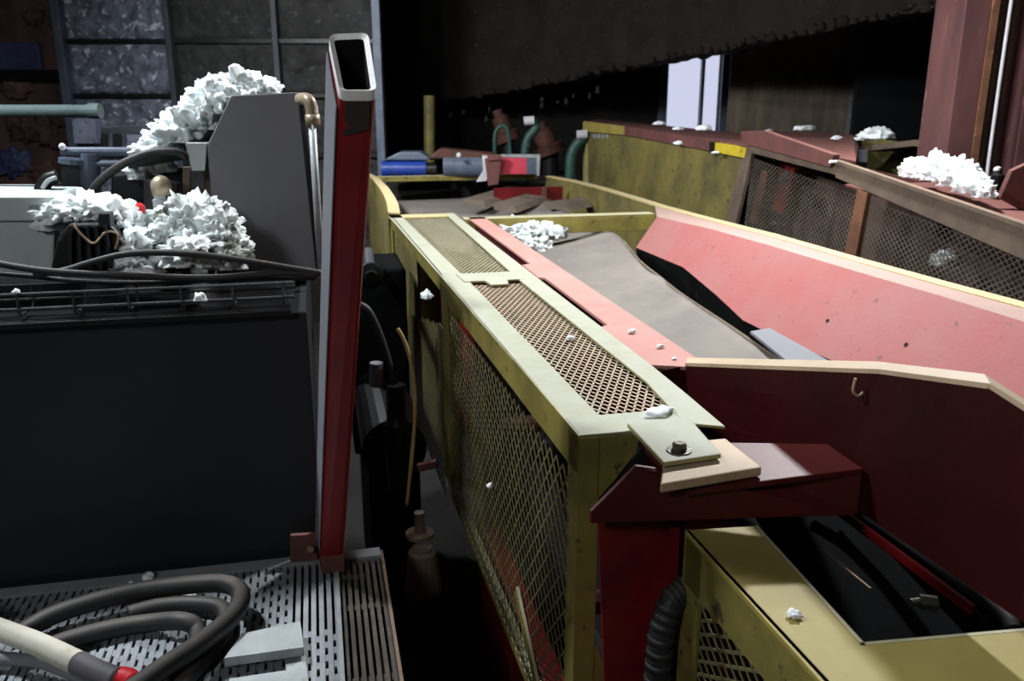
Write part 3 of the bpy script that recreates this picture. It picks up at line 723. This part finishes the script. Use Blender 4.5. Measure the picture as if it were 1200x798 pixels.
obj('grime_band', M().prism([tn[0].lerp(bn[0], .012) - U * .002 + V * .012, tn[1].lerp(bn[1], .012) - U * .002 - V * .012, tn[1].lerp(bn[1], .052) - U * .002 - V * .012, tn[0].lerp(bn[0], .062) - U * .002 + V * .012], -U * .002), mat('grimy_band', (62, 48, 46), (40, 38, 38), (110, 30, 30), None, scale=14, wear_at=.58), post)
obj('foot_block', M().prism([bn[0], bn[1], bf[1], bf[0]], (0, 0, -.062)), RUSTR, post)
obj('foot_bracket', M().prism([pu(340, 628, 2.67), pu(372, 626, 2.67), pu(372, 657, 2.67), pu(340, 659, 2.67)], U * .02), RUSTR, post, bevel=.003)
obj('foot_bolt', M().lathe(pu(364, 642, 2.655), -U, [(0, .012), (.012, .012)], 6), BRASS, post)

# black tank
tank = thing('black_tank', 'large plain black steel tank standing behind the grating', 'tank', W(3.4, -1.1, .9))
obj('front_panel', M().box(2.75, 2.775, -2.4, -.055, .9, 1.95), BLACK, tank, bevel=.004)
obj('tank_body', M().box(2.775, 4.3, -2.4, -.06, .9, 1.93), BLACK, tank)
obj('top_flange', M().box(2.70, 2.80, -2.4, -.10, 1.955, 1.972), DARKM, tank, bevel=.003)
obj('tank_lid', M().box(2.80, 4.3, -2.4, -.10, 1.945, 1.96), DARKM, tank)
tray = thing('wire_tray', 'narrow open wire cable tray along the black tank top edge', 'cable tray', W(2.78, -1.0, 1.972))
for u, z in ((2.72, 2.01), (2.72, 2.055), (2.86, 2.055), (2.86, 2.01), (2.79, 1.992)):
    obj('rod', M().cyl(W(u, -2.4, z), W(u, -.09, z), .0045, 8), GREYD if u < 2.8 else DARKM, tray)
for k in range(15):
    v = -2.25 + k * .152
    obj('hoop', M().tube([W(2.72, v, 2.06), W(2.72, v, 2.0), W(2.735, v, 1.987), W(2.845, v, 1.987), W(2.86, v, 2.0), W(2.86, v, 2.06)], .004, 6, True, 0), GREYD, tray)
    if k % 4 == 0: obj('tray_foot', M().box(2.76, 2.82, v, v + .04, 1.972, 1.99), DARKM, tray)

# hopper box and chute behind the tank rim
UH = 3.3
h = lambda a, b, u=UH: pu(a, b, u)
hop = thing('hopper_box', 'plain grey steel hopper panel with a chamfered corner beside the red post', 'hopper', h(310, 330) - Z * .05)
face = [h(271, 112), h(349, 108), h(372, 325), h(255, 330), h(243, 170)]
obj('front_panel', M().prism(face, U * .01), GREYP, hop, bevel=.003)
obj('box_body', M().prism([h(276, 118, UH + .014), h(346, 114, UH + .014), h(368, 325, UH + .014), h(259, 330, UH + .014), h(248, 172, UH + .014)], U * .45), DARKM, hop)
obj('corner_strip', M().prism([h(349, 108, UH - .01), h(354, 111, UH - .01), h(379, 325, UH - .01), h(371, 325, UH - .01)], U * .02), DARKM, hop)
obj('support_bracket', M().prism([h(217, 168), h(242, 168), h(240, 200), h(225, 200)], U * .1), WHITEP, hop)
obj('support_leg', M().prism([h(214, 196), h(222, 196), h(222, 330), h(214, 330)], U * .03).prism([h(238, 196, UH + .1), h(246, 196, UH + .1), h(252, 330, UH + .1), h(244, 330, UH + .1)], U * .03), BRN, hop)
chute = obj('chute', M().prism([h(150, 190, UH + .06), h(245, 172, UH + .06), h(285, 122, UH + .06), h(290, 126, UH + .06), h(248, 182, UH + .06), h(150, 198, UH + .06)], U * .42), DARKM, hop)
pipe = thing('elbow_pipe', 'white-grey vertical pipe with brass elbow right of the grey hopper', 'pipe', h(376, 330, UH - .1))
obj('pipe', M().cyl(h(377, 325, UH - .1), h(365, 135, UH - .1), .0135, 14), GALV, pipe, smooth=True)
obj('elbow', M().tube([h(367, 142, UH - .1), h(365, 126, UH - .1), h(361, 117, UH - .09), h(352, 116, UH - .02)], .022, 14).cyl(h(367, 146, UH - .1), h(366, 134, UH - .1), .026, 14), BRASS, pipe, smooth=True, label='worn brass elbow')


def fluff(name, label, lumps, mt=FLUFF, group=None, cat='fluff'):
    m = M()
    for a in lumps: m.lump(*a)
    return tag(obj(name, m, mt, smooth=True), label, cat, group)


UF = UH + .25


def L(px, py, u, rx, ry, rz, sub=4, seed=0, amp=.35, sc=6, crumb=.45): return (pu(px, py, u), (rx, ry, rz), sub, amp, sc, seed, crumb)


fluff('fluff_heap', 'white crumbly fluff heaped down the chute against the grey hopper', [
    L(285, 112, UF, .10, .14, .09, 5, 1, .35, 6), L(310, 104, UF + .02, .06, .09, .045, 4, 2), L(258, 122, UF, .10, .15, .10, 5, 3), L(240, 140, UF, .10, .15, .10, 5, 4),
    L(216, 156, UF, .10, .14, .09, 5, 5), L(196, 168, UF, .08, .13, .065, 5, 6), L(172, 178, UF, .06, .1, .03, 4, 7), L(288, 92, UF, .05, .07, .03, 4, 8), L(246, 104, UF, .05, .07, .035, 4, 18)])
# lower heaps between tank rim and hopper
UM = 3.02
fluff('fluff_heap', 'white fluff lying over the black motor and white cabinet corner', [
    L(70, 252, UM, .07, .09, .06, 4, 9), L(100, 248, UM, .09, .10, .06, 5, 10), L(128, 250, UM, .07, .09, .06, 4, 11), L(146, 262, UM, .05, .08, .05, 4, 12), L(60, 262, UM, .05, .06, .05, 4, 13)])
fluff('fluff_heap', 'largest grey-stained white fluff heap in front of the grey hopper', [
    L(226, 262, UM + .06, .11, .12, .10, 5, 14), L(256, 270, UM, .08, .10, .08, 5, 15), L(275, 292, UM - .05, .06, .08, .055, 4, 16), L(205, 270, UM, .07, .09, .07, 5, 17),
    L(225, 300, UM - .1, .12, .09, .07, 5, 19), L(270, 305, UM - .1, .08, .08, .06, 4, 26)], FLUFFG)
fluff('fluff_heap', 'small bright white fluff clump between motor and largest heap', [
    L(158, 288, UM - .08, .06, .07, .06, 4, 20), L(150, 312, UM - .1, .05, .06, .05, 4, 21), L(175, 285, UM - .05, .04, .05, .05, 4, 22), L(225, 290, UM - .16, .05, .05, .035, 4, 23), L(165, 318, UM - .12, .06, .06, .04, 4, 24)])

# white cabinet, black motor, valve, pump, pipes
cab = thing('white_cabinet', 'off-white metal cabinet at the left edge behind the tank rim', 'cabinet', pu(20, 325, 3.05))
obj('cabinet_body', M().prism([pu(-60, 232, 3.0), pu(56, 232, 3.0), pu(66, 240, 3.0), pu(62, 326, 3.0), pu(-60, 326, 3.0)], U * .4), WHITEP, cab, bevel=.008)
obj('cabinet_lid', M().prism([pu(-60, 231, 2.985), pu(62, 231, 2.985), pu(68, 241, 2.985), pu(60, 259, 2.985), pu(-60, 259, 2.985)], U * .012), WHITEP, cab, bevel=.003)
obj('latch', M().prism([pu(34, 241, 2.98), pu(45, 241, 2.98), pu(45, 246, 2.98), pu(34, 246, 2.98)], U * .01), GREYP, cab)
mot = thing('electric_motor', 'black finned motor half buried under white fluff', 'motor', pu(105, 325, 2.95))
obj('motor_body', M().prism([pu(58, 318, 2.88), pu(66, 282, 2.88), pu(80, 262, 2.88), pu(128, 262, 2.88), pu(140, 275, 2.88), pu(140, 318, 2.88)], U * .18), DARKM, mot, bevel=.012)
for k in range(5):
    obj('fin', M().prism([pu(82 + 10 * k, 264, 2.87), pu(85 + 10 * k, 264, 2.87), pu(85 + 12 * k, 314, 2.87), pu(82 + 12 * k, 314, 2.87)], -U * .012), BLACK, mot)
obj('terminal_box', M().prism([pu(115, 250, 2.87), pu(128, 250, 2.87), pu(130, 268, 2.87), pu(115, 268, 2.87)], U * .06), BLACK, mot, bevel=.004)
obj('lead_wire', M().tube([pu(85, 262, 2.86), pu(96, 275, 2.855), pu(110, 285, 2.85), pu(124, 272, 2.86), pu(138, 275, 2.86), pu(135, 292, 2.86)], .004, 6), TAN, mot)
val = thing('relief_valve', 'brass valve with a silver base between the fluff heaps', 'valve', pu(190, 250, 3.2))
obj('valve_cap', M().lathe(pu(190, 228, 3.2), Z, [(0, .034), (.03, .036), (.045, .034), (.06, .02), (.066, .008)], 16), BRASS, val, smooth=True)
obj('valve_base', M().lathe(pu(190, 250, 3.2), Z, [(0, .03), (.05, .03), (.052, .026), (.075, .026)], 12), GALV, val)
obj('valve_body', M().cyl(pu(190, 300, 3.24), pu(190, 212, 3.24), .06, 18), DARKM, val)
obj('valve_cover', M().lathe(pu(162, 252, 3.1), Z, [(0, .025), (.03, .025), (.04, .015)], 14), REDB, val, label='small bright red cover')
tag(obj('junction_box', M().prism([pu(140, 250, 3.08), pu(184, 250, 3.08), pu(184, 274, 3.08), pu(140, 274, 3.08)], U * .12), WHITEP, bevel=.006), 'small pale box between the two lower fluff heaps', 'box')
pmp = thing('hydraulic_pump', 'dark blue-grey hydraulic pump block with pipes behind the white cabinet', 'pump', pu(115, 330, 3.5))
obj('pump_block', M().prism([pu(72, 190, 3.5), pu(98, 190, 3.5), pu(98, 330, 3.5), pu(72, 330, 3.5)], U * .2).prism([pu(130, 205, 3.52), pu(215, 200, 3.52), pu(215, 330, 3.52), pu(130, 330, 3.52)], U * .2), BLACK, pmp, bevel=.008)
obj('pump_column', M().cyl(pu(108, 330, 3.5), pu(106, 180, 3.5), .035, 14).cyl(pu(86, 192, 3.5), pu(86, 186, 3.5), .05, 14), BLUEG, pmp, smooth=False)
obj('manifold', M().cyl(pu(72, 178, 3.5), pu(152, 178, 3.5), .018, 12).cyl(pu(112, 192, 3.48), pu(155, 192, 3.48), .012, 10), BLUEG, pmp)
obj('end_cap', M().lump(pu(73, 172, 3.48), (.013, .013, .014), 2, 0, 3, 0, 0, 0, -2), WHITEC, pmp, smooth=True)
obj('bracket_arm', M().prism([pu(118, 150, 3.6), pu(172, 146, 3.6), pu(165, 158, 3.6), pu(118, 156, 3.6)], U * .1), GREYD, pmp)
obj('bracket_leg', M().prism([pu(118, 156, 3.6), pu(124, 156, 3.6), pu(124, 180, 3.6), pu(118, 180, 3.6)], U * .05).prism([pu(132, 156, 3.6), pu(140, 156, 3.6), pu(140, 178, 3.6), pu(132, 178, 3.6)], U * .05), DARKM, pmp)
tag(obj('steel_pipe', M().cyl(pY(-60, 130, 4.6), pY(108, 130, 4.6), .032, 16).cyl(pY(105, 130, 4.6), pY(118, 130, 4.6), .04, 16), mat('grey_green_pipe', (96, 112, 112), (76, 90, 90), (120, 130, 128), None)), 'horizontal grey-green pipe at the upper left in front of the brown wall', 'pipe')
tag(obj('steel_rail', M().bar(pu(-60, 221, 3.7), pu(62, 221, 3.7), .03, .03), GALV), 'thin pale rail behind the white cabinet at left', 'rail')
gz_ = thing('pipe_elbow', 'black curved elbow with a shiny rim beside the white cabinet top', 'pipe', pu(55, 240, 3.3))
obj('elbow', M().tube([pu(48, 238, 3.3), pu(49, 222, 3.3), pu(56, 211, 3.3), pu(68, 207, 3.3)], .025, 12), DARKM, gz_, smooth=True)
obj('rim', M().tube([pu(50, 221, 3.27), pu(56, 212, 3.27), pu(66, 208, 3.27)], .008, 8), GALV, gz_, smooth=True)
tag(obj('hydraulic_hose', M().tube([pu(104, 232, 3.28), pu(112, 218, 3.28), pu(128, 203, 3.28), pu(150, 189, 3.28), pu(178, 179, 3.28), pu(205, 178, 3.28), pu(217, 184, 3.29)], .015, 12), RUBBER, smooth=True),
    'black hose arching below the chute fluff to the hopper bracket', 'hose')
UT = 2.78
tag(obj('rubber_hose', M().tube([pu(40, 322, UT), pu(75, 317, UT), pu(105, 308, UT), pu(140, 299, UT), pu(175, 296, UT), pu(230, 298, UT), pu(290, 306, UT), pu(345, 315, UT), pu(376, 320, UT)], .0105, 10), RUBBER, smooth=True),
    'black hose arching over the lower fluff heaps along the tank top', 'hose')
tag(obj('rubber_hose', M().tube([pu(-40, 300, UT + .02), pu(10, 311, UT), pu(60, 318, UT - .01), pu(130, 322, UT - .01), pu(200, 325, UT), pu(260, 325, UT), pu(330, 320, UT), pu(372, 322, UT)], .011, 10), RUBBER, smooth=True),
    'lower black hose lying straight along the wire tray', 'hose')
tag(obj('control_cable', M().tube([pu(-40, 318, UT + .03), pu(30, 323, UT + .03), pu(90, 329, UT + .02), pu(170, 331, UT + .02), pu(300, 326, UT + .02), pu(370, 326, UT + .02)], .008, 8), DARKM, smooth=True),
    'thin dark cable under the two black hoses in the wire tray', 'cable')

# ================================================================== HOSES AND BITS ON THE PLATFORM
zp = 1.103
coil = M()
R1 = .028


def hq(pts, dz=0.): return [pz(a, b, zp + R1 + c) for a, b, c in pts]


coil.tube(hq([(20, 745, .0), (60, 722, .02), (110, 705, .03), (165, 692, .035), (225, 685, .04), (262, 684, .05), (281, 693, .055), (279, 712, .06), (262, 732, .06), (230, 757, .06), (195, 780, .06), (150, 812, .06)]), R1, 14)
coil.tube(hq([(150, 720, .0), (190, 710, .0), (235, 708, .0), (262, 715, .0), (262, 740, 0), (245, 765, .0), (222, 790, 0), (205, 815, 0)]), R1 * .9, 14)
coil.tube(hq([(40, 766, .0), (80, 750, .0), (130, 737, .0), (175, 730, .0), (215, 728, .02), (232, 740, .0), (225, 768, .0), (195, 800, .0)]), R1 * .95, 14)
tag(obj('hose_coil', coil, RUBBER, smooth=True), 'thick black hose coiled loosely on the steel grating', 'hose')
gp = thing('fluid_hose', 'pale grey hose with dark sleeve and red tip at the lower left corner', 'hose', pz(60, 775, zp))
obj('hose', M().tube([pz(-60, 715, zp + .09), pz(0, 738, zp + .09), pz(45, 755, zp + .09), pz(98, 780, zp + .09)], .03, 14), mat('pale_grey_hose', (206, 202, 188), (184, 178, 160), (150, 120, 96), None, rough=.7, scale=7), gp, smooth=True)
obj('sleeve', M().tube([pz(92, 777, zp + .09), pz(112, 787, zp + .09), pz(138, 797, zp + .088)], .031, 14), mat('grey_sleeve', (92, 88, 92), (78, 74, 78), None, None), gp, smooth=True)
obj('tip', M().tube([pz(136, 793, zp + .09), pz(150, 795, zp + .09), pz(156, 800, zp + .09)], .026, 12), REDB, gp, smooth=True)
tag(obj('small_hose', M().tube([pz(-30, 770, zp + .03), pz(10, 772, zp + .03), pz(50, 776, zp + .03), pz(95, 795, zp + .02), pz(110, 815, zp + .02)], .018, 12), GREYP, smooth=True), 'short grey hose end under the pale hose at bottom left', 'hose')
tag(obj('steel_block', M().prism([pz(283, 742, zp + .05), pz(352, 727, zp + .05), pz(356, 758, zp + .05), pz(262, 771, zp + .05)], (0, 0, -.03)).prism([pz(285, 746, zp + .02), pz(330, 735, zp + .02), pz(330, 745, zp + .02), pz(285, 756, zp + .02)], (0, 0, -.018)), GALV, bevel=.003),
    'flat bare steel plate lying on the grating beside the hose coil', 'plate')
tag(obj('steel_block', M().prism([pz(334, 770, zp + .012), pz(357, 766, zp + .012), pz(362, 800, zp + .012), pz(270, 812, zp + .012), pz(268, 795, zp + .012), pz(335, 785, zp + .012)], (0, 0, -.012)), GALV, bevel=.002),
    'thin angled steel plate below the flat plate at the bottom edge', 'plate')
for k, (a, b, s, lb) in enumerate([(174, 676, .02, 'white fluff crumb on the grating behind the hose coil'), (154, 684, .012, 'tiny white crumb left of the crumb behind the hose coil'), (222, 700, .022, 'white fluff scrap inside the hose coil loop')]):
    fluff('fluff_scrap', lb, [(pz(a, b, zp + s * .4), (s, s, s * .8), 3, .4, 4, 30 + k, .4)], group='fluff scraps lying about')

# ================================================================== DARK GAP MACHINERY
gm = thing('gear_motor', 'dark greasy gear motor in the gap between red post and mesh cage', 'motor', W(3.9, .28, 0))
obj('motor_body', M().cyl(W(3.7, .28, 1.05), W(4.5, .28, 1.05), .15, 24), DARKM, gm)
obj('gear_case', M().box(4.5, 5.0, .12, .44, .7, 1.75), BLK2, gm, bevel=.02)
obj('shaft_cover', M().lathe(pY(468, 575, 3.5), Z, [(0, .05), (.32, .055), (.35, .04), (.5, .04)], 16), DARKM, gm)
obj('vertical_tube', M().cyl(pY(463, 560, 3.5), pY(458, 480, 3.5), .02, 12), GREYP, gm)
obj('flange_ring', M().lathe(W(3.69, .28, 1.05), -U, [(0, .11), (.02, .11), (.03, .05), (.08, .05)], 20), DARKM, gm)
obj('pedestal', M().box(3.75, 4.9, .16, .40, 0, .92), BLK2, gm)
obj('flange_coupling', M().lathe(pY(434, 322, 3.9), -U, [(0, .06), (.03, .06), (.04, .03), (.08, .03)], 16), DARKM, gm)
obj('coupling_shaft', M().cyl(pY(434, 322, 3.88), W(4.6, .25, pY(434, 322, 3.9).z), .025, 12), GREYD, gm)
obj('grip_fitting', M().cyl(pY(441, 452, 3.6), pY(441, 425, 3.6), .03, 12), GREYP, gm)
tag(obj('power_cable', M().tube([pY(466, 385, 3.35), pY(476, 405, 3.35), pY(484, 440, 3.35), pY(486, 490, 3.35), pY(482, 540, 3.35), pY(477, 592, 3.35)], .008, 8), TANC, smooth=True), 'tan cable hanging in the dark gap beside the mesh cage', 'cable')
tag(obj('power_cable', M().tube([pY(420, 356, 3.45), pY(432, 364, 3.45), pY(444, 388, 3.45), pY(454, 418, 3.45), pY(462, 450, 3.45)], .014, 10), RUBBER, smooth=True), 'black cable drooping into the dark gap right of the red post', 'cable')
tag(obj('red_bracket', M().bar(pY(490, 548, 3.3), pY(512, 543, 3.3), .03, .03), RUSTR), 'small faded red bracket below the mesh in the dark gap', 'bracket')
pb = pY(496, 690, 2.95)
ftg = thing('pipe_stand', 'grey conical pipe stand standing in the dark gap below the cage', 'pipe', (pb.x, pb.y, 0))
obj('cone', M().lathe(pb, Z, [(0, .075), (.16, .055), (.17, .04), (.18, .04)], 16), BRN, ftg)
obj('collar', M().lathe(pY(492, 628, 2.95), Z, [(0, .055), (.015, .055), (.016, .02), (.1, .02)], 14), BRN, ftg)
obj('base', M().cyl((pb.x, pb.y, 0), (pb.x, pb.y, pb.z), .06, 14), DARKM, ftg)
tag(obj('red_skid', M().box(2.2, 3.5, .62, .70, .0, .80), RED, bevel=.01), 'dark red skid beam under the mesh cage bottom edge', 'beam')

# ================================================================== FAR END: MOTORS, BOXES, PIPES
fm = thing('drive_motor', 'blue drive motor at the far end of the conveyor', 'motor', pY(475, 210, 9.4))
obj('motor_body', M().cyl(pY(448, 198, 9.35), pY(500, 198, 9.35), .085, 20), BLUE, fm)
obj('motor_top', M().prism([pY(448, 188, 9.3), pY(468, 178, 9.3), pY(492, 178, 9.3), pY(508, 188, 9.3)], (0, .3, 0)), BLUEG, fm, bevel=.02)
obj('end_bell', M().cyl(pY(500, 198, 9.35), pY(512, 198, 9.35), .07, 20), DARKM, fm)
fm2 = thing('gear_reducer', 'grey-blue reducer with white end bracket beside the red box', 'reducer', pY(545, 210, 9.3))
obj('reducer_body', M().cyl(pY(520, 195, 9.25), pY(566, 195, 9.25), .11, 20), BLUEG, fm2)
obj('casting_top', M().prism([pY(500, 186, 9.2), pY(515, 174, 9.2), pY(580, 180, 9.2), pY(575, 188, 9.2)], (0, .3, 0)), ORB, fm2, bevel=.02)
obj('end_bracket', M().prism([pY(565, 182, 9.1), pY(580, 184, 9.1), pY(574, 198, 9.1), pY(570, 212, 9.1), pY(558, 213, 9.1), pY(566, 200, 9.1)], (0, .05, 0)), WHITEC, fm2)
obj('lug', M().lump(pY(538, 182, 9.05), (.03, .03, .03), 2, .1, 3, 0, 0, 0, -2), WHITEC, fm2, smooth=True)
rb_ = thing('control_box', 'red and grey control box with white edge at the far conveyor end', 'box', pY(608, 208, 9.2))
obj('red_face', M().prism([pY(586, 184, 9.1), pY(617, 184, 9.1), pY(617, 204, 9.1), pY(586, 204, 9.1)], (0, .2, 0)), mat('crimson_paint', (206, 66, 86), (186, 54, 74), None, None), rb_)
obj('grey_face', M().prism([pY(617, 184, 9.1), pY(630, 184, 9.1), pY(630, 204, 9.1), pY(617, 204, 9.1)], (0, .2, 0)), BLUEG, rb_)
obj('white_edge', M().prism([pY(586, 181, 9.09), pY(633, 181, 9.09), pY(632, 206, 9.09), pY(629, 206, 9.09), pY(629, 185, 9.09), pY(586, 184, 9.09)], (0, .05, 0)), GALV, rb_)
tag(obj('hanger_bracket', M().prism([pY(568, 186, 9.0), pY(588, 184, 9.0), pY(584, 216, 9.0), pY(572, 218, 9.0)], (0, .06, 0)).prism([pY(571, 182, 8.98), pY(587, 181, 8.98), pY(587, 187, 8.98), pY(571, 189, 8.98)], (0, .05, 0)), RUSTR, bevel=.004), 'pinkish steel bracket left of the red control box', 'bracket')
bz = 1.72
b0_ = pY(503, 186, 11)
tag(obj('yellow_bollard', M().cyl((b0_.x, 11, bz), pY(503, 112, 11), .07, 16), OLIVE_D, smooth=False), 'dim yellow upright pole far behind the blue motor', 'post')
for k, (pp, rr_, cap, lb) in enumerate([
    ([(614, 192), (616, 172), (620, 160), (628, 150), (626, 142), (617, 142)], .05, ((614, 142), (626, 141)), 'teal hooked pipe with white cap behind the red control box'),
    ([(668, 205), (669, 185), (674, 172), (683, 162), (688, 158)], .06, ((676, 158), (688, 157)), 'teal curved pipe with white cap against the left edge of the olive head box'),
    ([(580, 188), (580, 160), (584, 150), (592, 148), (596, 158), (598, 182)], .025, None, 'thin green looped pipe left of the teal hooked pipe')]):
    Yk = 10.0 + k * .15
    P_ = [pY(a, b, Yk) for a, b in pp]
    ends = [P_[0].copy()] + ([P_[-1].copy()] if k == 2 else [])
    t = thing('curved_pipe', lb, 'pipe', (P_[0].x, Yk, bz))
    obj('pipe', M().tube([Vector((P_[0].x, Yk, bz))] + P_ + ([Vector((P_[-1].x, Yk, bz))] if k == 2 else []), rr_, 12), TEAL, t, smooth=True)
    if cap: obj('cap', M().cyl(pY(*cap[0], Yk - .05), pY(*cap[1], Yk - .05), .05, 12), WHITEC, t, label='white cap')
for a, b, s_, lb in [(596, 150, .16, 'dim orange-brown casting behind the thin green looped pipe'), (645, 165, .2, 'orange-brown casting between the two teal pipes')]:
    q_ = pY(a, b + 15, 10.9); t = thing('pump_casting', lb, 'casting', (q_.x, q_.y, bz))
    obj('casting', M().lathe(q_, Vector((-.35, 0, .9)), [(0, s_), (.1, s_), (.12, s_ * .7), (.3, s_ * .65), (.32, s_ * .4), (.4, s_ * .4)], 18), ORB, t)
    obj('foot', M().cyl((q_.x, q_.y, bz), q_ + Z * .03, s_ * .6, 14), DARKM, t)
tag(obj('machine_base', M().wbox(-1.45, .8, 9.7, 11.6, 0, bz), DWALL, bevel=.03), 'dark machine base behind the far conveyor end', 'machine')

# ================================================================== FLUFF ON AND AROUND THE MACHINES
fluff('fluff_heap', 'grey-white fluff pile on the belt below the olive cross bar', [
    (pz(604, 272, 1.74), (.16, .2, .09), 5, .35, 7, 50, .5, AL), (pz(630, 272, 1.74), (.16, .2, .09), 4, .35, 6, 51, .5), (pz(640, 272, 1.72), (.12, .12, .08), 4, .35, 6, 52, .5), (pz(630, 290, 1.68), (.10, .12, .07), 4, .35, 6, 53, .5)], FLUFFG)
v3 = 3.45
fluff('fluff_heap', 'long bright white fluff heap on the right conveyor cover before the column', [
    (pv(1075, 201, v3), (.10, .10, .085), 4, .35, 6, 60, .36), (pv(1100, 203, v3), (.11, .12, .11), 5, .35, 6, 61, .36), (pv(1122, 210, v3), (.10, .11, .105), 5, .35, 6, 62, .36),
    (pv(1140, 219, v3), (.09, .10, .085), 4, .35, 6, 63, .36), (pv(1152, 226, v3), (.06, .07, .06), 4, .35, 6, 64, .5)])
fluff('fluff_clump', 'white fluff clump on the rust-brown roof plate near the hood', [(pv(1028, 159, 4.3), (.13, .1, .06), 4, .35, 6, 70, .5), (pv(1012, 163, 4.3), (.07, .07, .03), 3, .35, 6, 71, .5)])
fluff('fluff_clump', 'grey fluff clump stuck inside the right mesh guard', [(pv(1108, 306, 3.18), (.07, .06, .06), 4, .35, 6, 72, .5)], FLUFFG)
for k, (a, b, v, s, lb) in enumerate([
    (943, 151, 4.2, .07, 'white stick-like fluff scrap on the rust-brown roof plate'),
    (981, 162, 4.0, .045, 'round white fluff crumb on the rust-brown roof plate'),
    (902, 153, 4.2, .03, 'small white crumb left of the stick-like scrap'),
    (773, 145, 3.3, .06, 'white fluff scrap on the head box under the window'),
    (795, 151, 3.2, .05, 'white fluff scrap right of the window mullion on the head box'),
    (825, 151, 3.3, .07, 'flat white fluff scrap under the window right pane'),
    (796, 168, 3.06, .05, 'white fluff strip below the rust red top strip'),
    (838, 179, 3.02, .03, 'white fluff crumb hanging under the bright yellow strip'),
    (976, 190, 3.02, .025, 'white crumb at the end of the rust-red cover strip')]):
    st = 'stick' in lb
    fluff('fluff_scrap', lb, [(pv(a, b, v), (s * (1.6 if st else 1), s, s * .45), 3, .35, 5, 80 + k, .4, .5)], group='fluff scraps lying about')
for k, (a, b, z, s, lb) in enumerate([
    (772, 483, ZT + .006, .035, 'largest white fluff scrap on the near end of the cage top'),
    (741, 388, ZT + .008, .014, 'white crumb on the pink flange beside the slot end'),
    (774, 406, ZT + .006, .012, 'white crumb on the pink flange nearest to the lip'),
    (668, 396, ZT, .014, 'white crumb on the top mesh at its middle'),
    (790, 420, ZT + .004, .008, 'tiny white speck at the near end of the pink flange'),
    (614, 393, ZT - .2, .015, 'white speck below the top mesh')]):
    if b == 393: continue
    big = s > .03
    fluff('fluff_scrap', lb, [(pz(a, b, z), (s * (1.15 if big else 1), s * (.8 if big else .9), s * (.35 if big else .6)), 3, .35, 4, 100 + k, .4, .4)], group='fluff scraps lying about')
fluff('fluff_scrap', 'white fluff tuft caught on the far mesh of the cage side', [(pv(500, 347, .50), (.03, .03, .03), 3, .4, 4, 110, .4)], group='fluff scraps lying about')
fluff('fluff_scrap', 'white crumb caught in the near side mesh', [(pv(574, 570, .53), (.012, .012, .014), 2, .4, 4, 111, .4)], group='fluff scraps lying about')
fluff('fluff_scrap', 'white crumb on the yellow end guard frame', [(pz(931, 720, gz + .006), (.014, .013, .008), 3, .4, 4, 112, .4)], group='fluff scraps lying about')
fluff('fluff_scrap', 'white fluff scrap hanging on the tank front below the wire tray', [(pu(235, 350, 2.68), (.022, .012, .018), 3, .4, 4, 113, .4)], group='fluff scraps lying about')
fluff('fluff_scrap', 'white crumb on the tank rim at far left', [(pu(19, 342, 2.71), (.012, .012, .01), 2, .4, 4, 114, .4)], group='fluff scraps lying about')
# pale scraps stuck on the left wall sheeting, grey tuft on the pump
PSH = mat('pale_blue_scrap', (168, 174, 196), (140, 146, 168), (90, 96, 112), None, wear_at=.58)
tag(obj('pale_sheet', M().prism([pY(84, 139, YP - .1), pY(111, 139, YP - .1), pY(114, 168, YP - .1), pY(87, 168, YP - .1)], (0, .15, 0)), PSH), 'larger pale sheet scrap on the left wall under the grey-green pipe', 'sheet')
tag(obj('pale_sheet', M().prism([pY(148, 156, YP - .1), pY(166, 156, YP - .1), pY(168, 172, YP - .1), pY(150, 172, YP - .1)], (0, .15, 0)), PSH), 'smaller pale sheet scrap on the left wall beside the chute fluff', 'sheet')
fluff('fluff_clump', 'grimy grey fluff tuft on the pump under the arching hose', [(pu(168, 204, 3.47), (.06, .06, .05), 4, .35, 6, 120, .4), (pu(190, 197, 3.47), (.05, .05, .04), 3, .35, 6, 121, .4)], FLUFFG)
